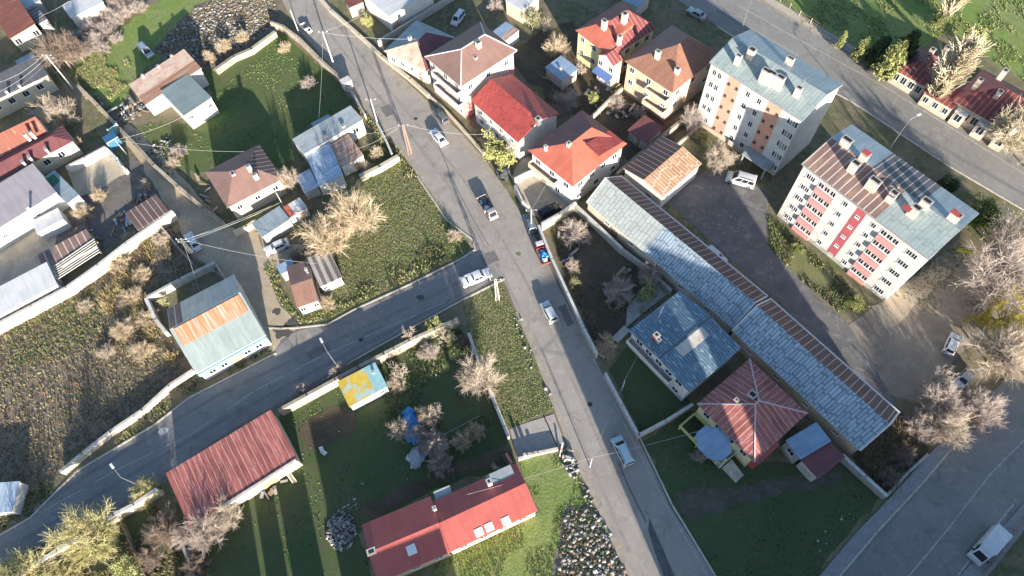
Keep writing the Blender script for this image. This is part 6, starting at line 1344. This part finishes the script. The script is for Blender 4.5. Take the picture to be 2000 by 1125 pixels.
for a in (
 ('leafy', 'yellow-green garden tree before the red corrugated house, upper one', 964, 306, 5.6, .85, LEAFY), ('leafy', 'yellow-green garden tree at the main street kerb, lower one', 986, 328, 5.2, .85, LEAFY),
 ('leafy', 'yellow-green shrub on the sunlit garden wall', 848, 644, 3.2, .9, LEAFY), ('leafy', 'yellow-green shrub among rosy trees beside the long shed', 1262, 578, 3.6, .9, LEAFY), ('budding', 'dark green shrub in the corner yard below the spiky bush', 1124, 556, 1.8, 1.1, LEAFG),
 ('leafy', 'bright green shrub at the top beside the main street, left one', 720, 52, 3.0, .8, LEAFY), ('leafy', 'bright green shrub at the top beside the main street, right one', 756, 30, 3.4, .8, LEAFY), ('leafy', 'small yellow-green shrub before the tan house', 1160, 200, 2.6, .9, LEAFY),
 ('budding', 'green budding tree in the yard at the top above the straw tree', 1040, 60, 5.0, .9, LEAFG), ('leafy', 'green bush at the foot of the salmon-striped apartment block', 1366, 272, 2.0, 1.2, LEAFY), ('dense', 'dark leafy tree behind the brown-roofed apartment block gable', 1905, 436, 6.5, .8, LEAFG),
 ('leafy', 'yellow-green tree right of the dark leafy one', 1935, 460, 5.5, .9, LEAFY), ('dense', 'dark shrub at the road edge behind the brown-roofed apartment block', 1840, 372, 4.5, .7, LEAFD), ('leafy', 'yellow-green tree behind the dark red roofed hall by the poplar', 1888, 96, 6.0, .8, LEAFY),
 ('leafy', 'yellow-green bush in the lower west garden, nearest the bottom', 262, 1120, 4.0, .9, LEAFY), ('leafy', 'yellow-green bush at the pale wall of the lower west garden', 205, 1075, 3.0, .9, LEAFY), ('budding', 'tiny bush inside the teal warehouse yard', 325, 592, 2.0, .9, LEAFY),
 ('leafy', 'green bush at the corner of the brown-roofed apartment block strip', 1668, 600, 2.2, 1.2, LEAFG), ('leafy', 'green bush along the weedy apartment strip', 1555, 490, 1.8, 1.2, LEAFG), ('budding', 'low green bush beside the maroon garden shed', 880, 672, 2.8, .8, LEAFY),
 ('leafy', 'ragged green tree before the poplar at the meadow', 1825, 60, 4.5, .7, LEAFG), ('budding', 'dark green weed bush on the avenue kerb under the beige tree', 1948, 714, 1.6, 1.2, LEAFD)):
    tree(a[0], a[1], a[2], a[3], a[4], a[5], TWIG, a[6], 'leafy_shrub' if a[4] < 4.6 else 'leafy_tree', 'bush' if a[4] < 4.6 else 'tree', 'leafy shrubs and trees')
for a in (('tall yellow-green pine beside the dark red roofed building', 1722, 152, 8.5, .95, LEAFP), ('dark pine right behind the tallest yellow-green pine', 1748, 134, 8.5, .85, LEAFD), ('shaded pine between the two clumps by the fence', 1702, 130, 7.0, .9, LEAFD),
          ('small yellow-green pine nearest the fence', 1672, 118, 5.5, .8, LEAFP), ('slender grey-green pine at the west end of the fence pines', 1636, 96, 4.2, .6, LEAFP)):
    tree('conifer', a[0], a[1], a[2], a[3], a[4], TWIGB, a[5], 'pine_tree', 'pine tree', 'pines along the fence')
for a in (('tall pale poplar standing in the bright meadow at the top edge', 1834, 54, 16, 1.0), ('tall pale poplar leaning over the dark red roofs', 1812, 206, 14, 1.2)):
    tree('poplar', a[0], a[1], a[2], a[3], a[4], TWIGPOP, None, 'poplar_tree', 'poplar', 'pale poplars')
for a in (('puff', 'large yellow-green fan-shaped tree over the side street', 188, 1050, 8.2, .95, TWIGO), ('puff', 'yellow-green tree at the bottom left edge of the side street', 62, 1128, 7.5, .95, TWIGO), ('puff', 'small yellow-green tree beside the second street lamp', 292, 966, 4.6, .85, TWIGO),
          ('puff', 'yellow-green tree in the corner below the pale wall', 128, 1126, 3.4, 1.0, TWIGO), ('willow', 'bright yellow weeping willow beside the bare ground', 1945, 630, 8.0, 1.0, M('yellow_willow_shoots', (.46, .36, .03), (.36, .29, .03), 3, .8))):
    tree(a[0], a[1], a[2], a[3], a[4], a[5], a[6], None, 'willow_tree', 'willow', 'yellow-green willows')

# ------------------------------------------------------------------ vehicles
P_W = paint('white_paint', (.62, .63, .64)); P_B = paint('pale_blue_paint', (.46, .56, .60)); P_S = paint('silver_paint', (.42, .44, .47), .5); P_G = paint('grey_paint', (.16, .165, .18), .4); P_K = paint('black_paint', (.02, .022, .028)); P_R = paint('red_paint', (.20, .035, .03)); P_O = paint('worn_beige_paint', (.34, .32, .30), 0)
CG = 'cars and vans about the town'
vehicle('sedan', 'parked_car', 'white saloon standing on the sunlit main street below the pink house', 'car', (872, 285), (840, 248), P_W, CG)
vehicle('hatch', 'parked_car', 'dark grey hatchback parked against the low wall by the white saloon', 'car', (873, 240), (850, 212), P_G, CG)
vehicle('hatch', 'moving_car', 'white hatchback driving on the main street beside the grey coped wall', 'car', (1083, 627), (1062, 589), P_W, CG)
vehicle('van', 'moving_van', 'pale blue-white minivan driving down the main street near the driveway', 'van', (1228, 904), (1204, 856), P_B, CG)
vehicle('van', 'parked_van', 'white van parked below the salmon-striped apartment block', 'van', (1475, 357), (1420, 341), P_W, CG, 1.0, 1.15)
vehicle('sedan', 'parked_car', 'silver-white saloon standing on the lane beside the lattice pole', 'car', (388, 487), (364, 454), P_W, CG)
vehicle('sedan', 'parked_car', 'white car parked in front of the grey carport', 'car', (564, 470), (517, 491), P_W, CG)
vehicle('van', 'parked_van', 'dusty grey van parked on the shaded meadow at the rubble yard', 'van', (271, 85), (297, 111), P_S, CG, 1.0, .95)
vehicle('van', 'parked_van', 'boxy white van in the yard behind the pink house', 'van', (903, 20), (884, 44), P_W, CG, 1.2, .9)
vehicle('sedan', 'moving_car', 'silver saloon on the wide road near the tan house', 'car', (1378, 35), (1343, 15), P_S, CG)
vehicle('hatch', 'parked_car', 'white car half hidden behind the long shed', 'car', (1386, 488), (1410, 508), P_W, CG)
vehicle('hatch', 'parked_car', 'white hatchback on the bare ground above the pink trees', 'car', (1853, 688), (1869, 654), P_W, CG)
vehicle('sedan', 'parked_car', 'silver saloon under the pink trees by the avenue', 'car', (1902, 720), (1866, 759), P_S, CG)
vehicle('hatch', 'parked_car', 'black car in the shaded corner of the white forecourt', 'car', (1056, 418), (1090, 400), P_K, CG)
vehicle('hatch', 'parked_car', 'grey-blue car standing against the corner wall by the red truck', 'car', (1042, 452), (1030, 418), paint('grey_blue_paint', (.15, .19, .23), .3), CG)
vehicle('boxtruck', 'box_truck', 'white box truck driving on the shaded avenue', 'truck', (1958, 1034), (1904, 1096), P_W, None, 1.2)
vehicle('pickup', 'pickup_truck', 'white pickup with covered bed turning out of the side street', 'pickup', (905, 551), (955, 531), P_W, None, .9, 1.0, 'cover')
ft = vehicle('flatbed', 'flatbed_truck', 'worn beige flatbed truck on the sunlit main street with a white sack behind its cab', 'truck', (938, 384), (967, 428), P_O, None, .9)
rt = vehicle('flatbed', 'flatbed_truck', 'small red truck parked at the coped wall with a blue load', 'truck', (1071, 521), (1047, 463), P_R, None, .9, .9)
vehicle('flatbed', 'utility_truck', 'tiny white utility truck in the wall shade at the top of the main street', 'truck', (588, 44), (607, 62), P_W, None, .8, .62)
def on_bed(root, name, label, cat, x, y, z, rx, ry, hh, m, seed):
    p = root.matrix_basis @ Vector((x, y, z)); o = heap(name, label, cat, 1000, 900, rx, ry, hh, m, seed, root.rotation_euler.z); o.location = p; return o
on_bed(ft, 'cargo_sack', 'white sack on the worn beige flatbed truck', 'sack', .1, -.2, .83, .55, .5, .55, plain('white_sack', (.66, .66, .64), .7), 11)
on_bed(ft, 'cargo_sheet', 'dark sheet covering the bed of the worn beige flatbed truck', 'sheet', -1.5, 0, .83, 1.0, .8, .45, plain('dark_blue_sheet', (.05, .07, .11), .6), 12)
on_bed(rt, 'cargo_tarpaulin', 'crumpled blue tarpaulin on the small red truck', 'tarpaulin', -.6, -.1, .83, .95, .65, .6, plain('blue_tarpaulin', (.03, .22, .50)), 13)
on_bed(rt, 'cargo_sack', 'pale bundle at the tail of the small red truck', 'sack', -1.9, .1, .83, .5, .5, .45, plain('white_sack', (.66, .66, .64), .7), 14)
o = rbox('cab_roof_panel', [plain('pale_cab_roof', (.62, .55, .54), .5)], rt, [(0, hexa(.93, 1.9, .72, 1.86, .95, 1.85, .68, 1.93))], .02)

# ------------------------------------------------------------------ poles, lamps, cables
pole('tall concrete pole at the top of the lane carrying many cables', (143, 173), h=8.4, arms=2)
pole('lattice pole beside the teal warehouse yard', (394, 516), h=7.6, lattice=True, m=METALG, arms=2)
pole('pale concrete pole on the shaded edge of the upper main street', (652, 126), h=8.0, r=.17, arms=1)
pole('pale pole among the weeds beside the flat grey house', (739, 246), h=6.8, arms=1)
pole('rusty lattice pole at the main street opposite the white saloon', (801, 300), h=7.4, lattice=True, m=M('rusty_lattice', (.42, .27, .22), (.32, .2, .16), 3), arms=1)
pole('thin white pole at the top of the main street by the stone wall', (585, 67), h=6.0, r=.10, arms=0)
pole('white pole at the street corner of the walled forecourt', (1038, 446), h=5.2, r=.13, arms=1)
pole('wide concrete pole at the street junction beside the white pickup', (972, 585), h=6.4, lattice=True, m=POLEC, arms=1)
pole('slim pole on the small lawn beside the blue-roofed house', (1214, 764), h=4.6, r=.07, arms=0)
pole('slim leaning post by the turquoise lane gate', (248, 302), h=4.0, r=.07, arms=0)
pole('slim pole between brown hipped house and kiosk', (558, 410), h=5.0, r=.08, arms=0)
pole('slim pole on the street edge below the driveway', (1152, 912), h=4.5, r=.07, arms=0)
pole('grey street lamp over the side street by the yellow shed', (662, 720), h=6.6, r=.08, m=METALG, lamp=(-1.0, 1.6), group='street lamps')
pole('grey street lamp over the side street by the faded red shed', (282, 952), h=6.2, r=.08, m=METALG, lamp=(-1.4, 1.4), group='street lamps')
pole('street lamp on the wide road behind the brown-roofed apartment block', (1736, 292), h=7.5, r=.09, m=METALG, lamp=(1.6, .8), group='street lamps')
pole('street lamp on the wide road behind the salmon-striped apartment block', (1447, 62), h=7.0, r=.08, m=METALG, lamp=(.9, 1.2), group='street lamps')
CP = plain('pale_cable', (.45, .44, .43), .5)
def T(px, py, h): return U(px, py, h)
def top(bx, by, h, dx=0.0): p = U(bx, by); return np.array([p[0] + dx, p[1] + .15, h])
for lb, p, q, s, m in (
 ('pale cable from the tall lane pole to the left edge, upper', top(143, 173, 8.3, -.8), T(-30, 168, 7), 1.0, CP), ('pale cable from the tall lane pole to the left edge, lower', top(143, 173, 8.1, .0), T(-30, 192, 6), .8, CP), ('dark cable from the tall lane pole to the dark flat roof', top(143, 173, 7.4), T(20, 180, 4.6), .4, None),
 ('dark cable along the lane between tall pole and lattice pole, west', top(143, 173, 8.2, -.8), top(394, 516, 7.5, -.8), 1.6, None), ('dark cable along the lane between tall pole and lattice pole, east', top(143, 173, 8.2, .8), top(394, 516, 7.5, .8), 1.5, None), ('dark lower cable along the lane', top(143, 173, 7.6, 0), top(394, 516, 6.8, 0), 1.8, None),
 ('pale sagging cable from the lane gate post to the brown hipped house', top(248, 302, 3.9), T(478, 296, 5.6), .9, CP), ('short pale cable from the lane gate post to the teal-roofed annex', top(248, 302, 3.9), T(360, 226, 3.6), .6, CP),
 ('pale cable from the upper main street pole to the rear porch', top(652, 126, 7.9), T(622, 236, 3.2), .5, CP), ('pale cable crossing the main street to the white sheet-roofed building', top(652, 126, 7.9), T(720, 20, 5), .5, CP), ('pale cable crossing the main street to the rusty cottage', top(652, 126, 7.7), T(812, 76, 5.2), .5, CP),
 ('pale cable from the rusty lattice pole over the white saloon', top(801, 300, 7.3, .8), T(955, 262, 5), .8, CP), ('pale cable from the rusty lattice pole towards the flat grey house, upper', top(801, 300, 7.3, -.8), T(706, 262, 3.6), .5, CP), ('pale cable from the rusty lattice pole towards the flat grey house, lower', top(801, 300, 6.9, -.8), T(700, 290, 3.4), .5, CP),
 ('pale cable from the lattice pole to the brown hipped house, first', top(394, 516, 7.5, .8), T(510, 415, 4.4), .3, CP), ('pale cable from the lattice pole to the brown hipped house, second', top(394, 516, 7.3, .4), T(530, 402, 4.4), .3, CP), ('pale cable from the lattice pole to the brown hipped house, third', top(394, 516, 6.9, .8), T(546, 396, 4.2), .4, CP),
 ('pale sagging cable from the lattice pole to the small brown house', top(394, 516, 7.0, .8), T(619, 515, 4.0), .9, CP), ('thin cable from the lattice pole to the teal warehouse', top(394, 516, 7.0, 0), T(390, 570, 4.2), .2, CP),
 ('cable from the slim lawn pole to the blue roof', top(1214, 764, 4.5), T(1297, 598, 6.4), .3, CP), ('cable from the slim lawn pole across the main street', top(1214, 764, 4.5), top(1152, 912, 4.4), .4, CP), ('cable from the street edge pole to the hipped red house', top(1152, 912, 4.4), T(1372, 840, 4.4), .6, CP),
 ('cable from the street edge pole to the long red house', top(1152, 912, 4.4), T(912, 966, 5.4), .5, CP), ('cable from the forecourt pole to the red-roofed white house', top(1038, 446, 5.1), T(1075, 345, 5.4), .2, CP), ('clothes line between the straw fruit trees of the dark lawn', T(868, 848, 2), T(936, 812, 2), .1, CP),
 ('dark cable from the small yard to the bare brown tree', T(82, 30, 4.5), T(135, 2, 5), .2, CP)):
    cable(lb, p, q, s, .022, m)
# tyre, planks and other small street-side things
o = link('plank', None); bpy.data.objects.remove(o)
b = MB(); a, c2 = U(1093, 892), U(1099, 868); b.bar((a[0], a[1], .02), (c2[0], c2[1], .7), .22, .12); tag(b.build('plank', CONCL, None, (a[0], a[1], 0)), 'pale plank propped at the driveway corner', 'plank')
b = MB(); a, c2 = U(1098, 892), U(1122, 897); b.bar((a[0], a[1], .25), (c2[0], c2[1], .3), .35, .2); tag(b.build('concrete_beam', CONCL, None, (a[0], a[1], 0)), 'pale concrete beam lying on the stones by the driveway', 'beam')
for i, (px, py, rz) in enumerate(((1025, 893, .3), (1034, 891, .1), (1046, 887, .2), (1060, 884, .3))):
    b = MB(); b.box(-.22, -.2, 0, .22, .2, 1.6 - .35 * i); o = b.build('concrete_block', [SW]); o.location = U(px, py); o.rotation_euler = (0, 0, rz)
    tag(o, ['tallest pale block at the driveway end nearest the rose wall', 'second tallest pale block at the driveway end', 'third pale block at the driveway end', 'lowest pale block at the driveway end nearest the street'][i], 'block', 'upright blocks at the driveway end')
# ------------------------------------------------------------------ unseen blocks added outside the frame, shaped to throw the long shadows
def block(label, s0, s1, a0, hh, m=WHITE, depth=11):
    "s: metres across the sun's direction, a0: front face measured along the shadows"
    t = rad(90 + SUN_AZ); ux = np.array([math.cos(t), math.sin(t)]); uy = np.array([-ux[1], ux[0]]); c = ux * (s0 + s1) / 2 + uy * (a0 - depth / 2)
    root = thing('shade_caster_block', label, 'apartment block', (c[0], c[1], 0), t); X, Y = (s1 - s0) / 2, depth / 2
    b = MB(); b.box(-X, -Y, 0, X, Y, hh - .2); b.build('wall', m, root)
    b = MB(); b.box(-X, -Y - .25, hh - .2, X, Y + .25, hh); b.build('roof', R_GREYF, root)
    n = max(1, int(X * 2 / 4)); fl = max(1, int(hh / 2.8))
    for k in range(fl):
        for i in range(n): window(root, (X - (i + .5) * 2 * X / n, Y, 1.6 + k * 2.8), math.pi, 1.2, 1.3)
    return root
block('added shade-casting white block beyond the lower edge beside the main street', 18.2, 25.6, -13, 14.5)
block('added taller shade-casting block beyond the lower edge, left of a lower link', 25.55, 34.4, -17, 18.0)
block('added low link trimming the sun gap between the taller shade casters beyond the lower edge', 34.35, 36.5, -17.4, 11.8)
block('added tallest shade-casting block beyond the lower edge, right of the lower link', 36.45, 57.05, -25, 21.0)
block('added lower shade-casting block beyond the avenue corner', 57.0, 112, -26, 8.6)
block('added shade-casting building beyond the lower edge behind the long red house', -21.2, -6.8, -3, 9.8, CREAM, 7)
block('added low shade caster beyond the lower edge of the west gardens', -27.3, -23.3, 4, 6.6, CREAM, 8)
block('added narrow low shade caster beyond the lower edge of the west gardens', -30.6, -27.9, 4, 6.4, CREAM, 8)
block('added wide low shade caster beyond the lower edge of the west gardens', -42, -31.3, 4, 6.6, CREAM, 8)
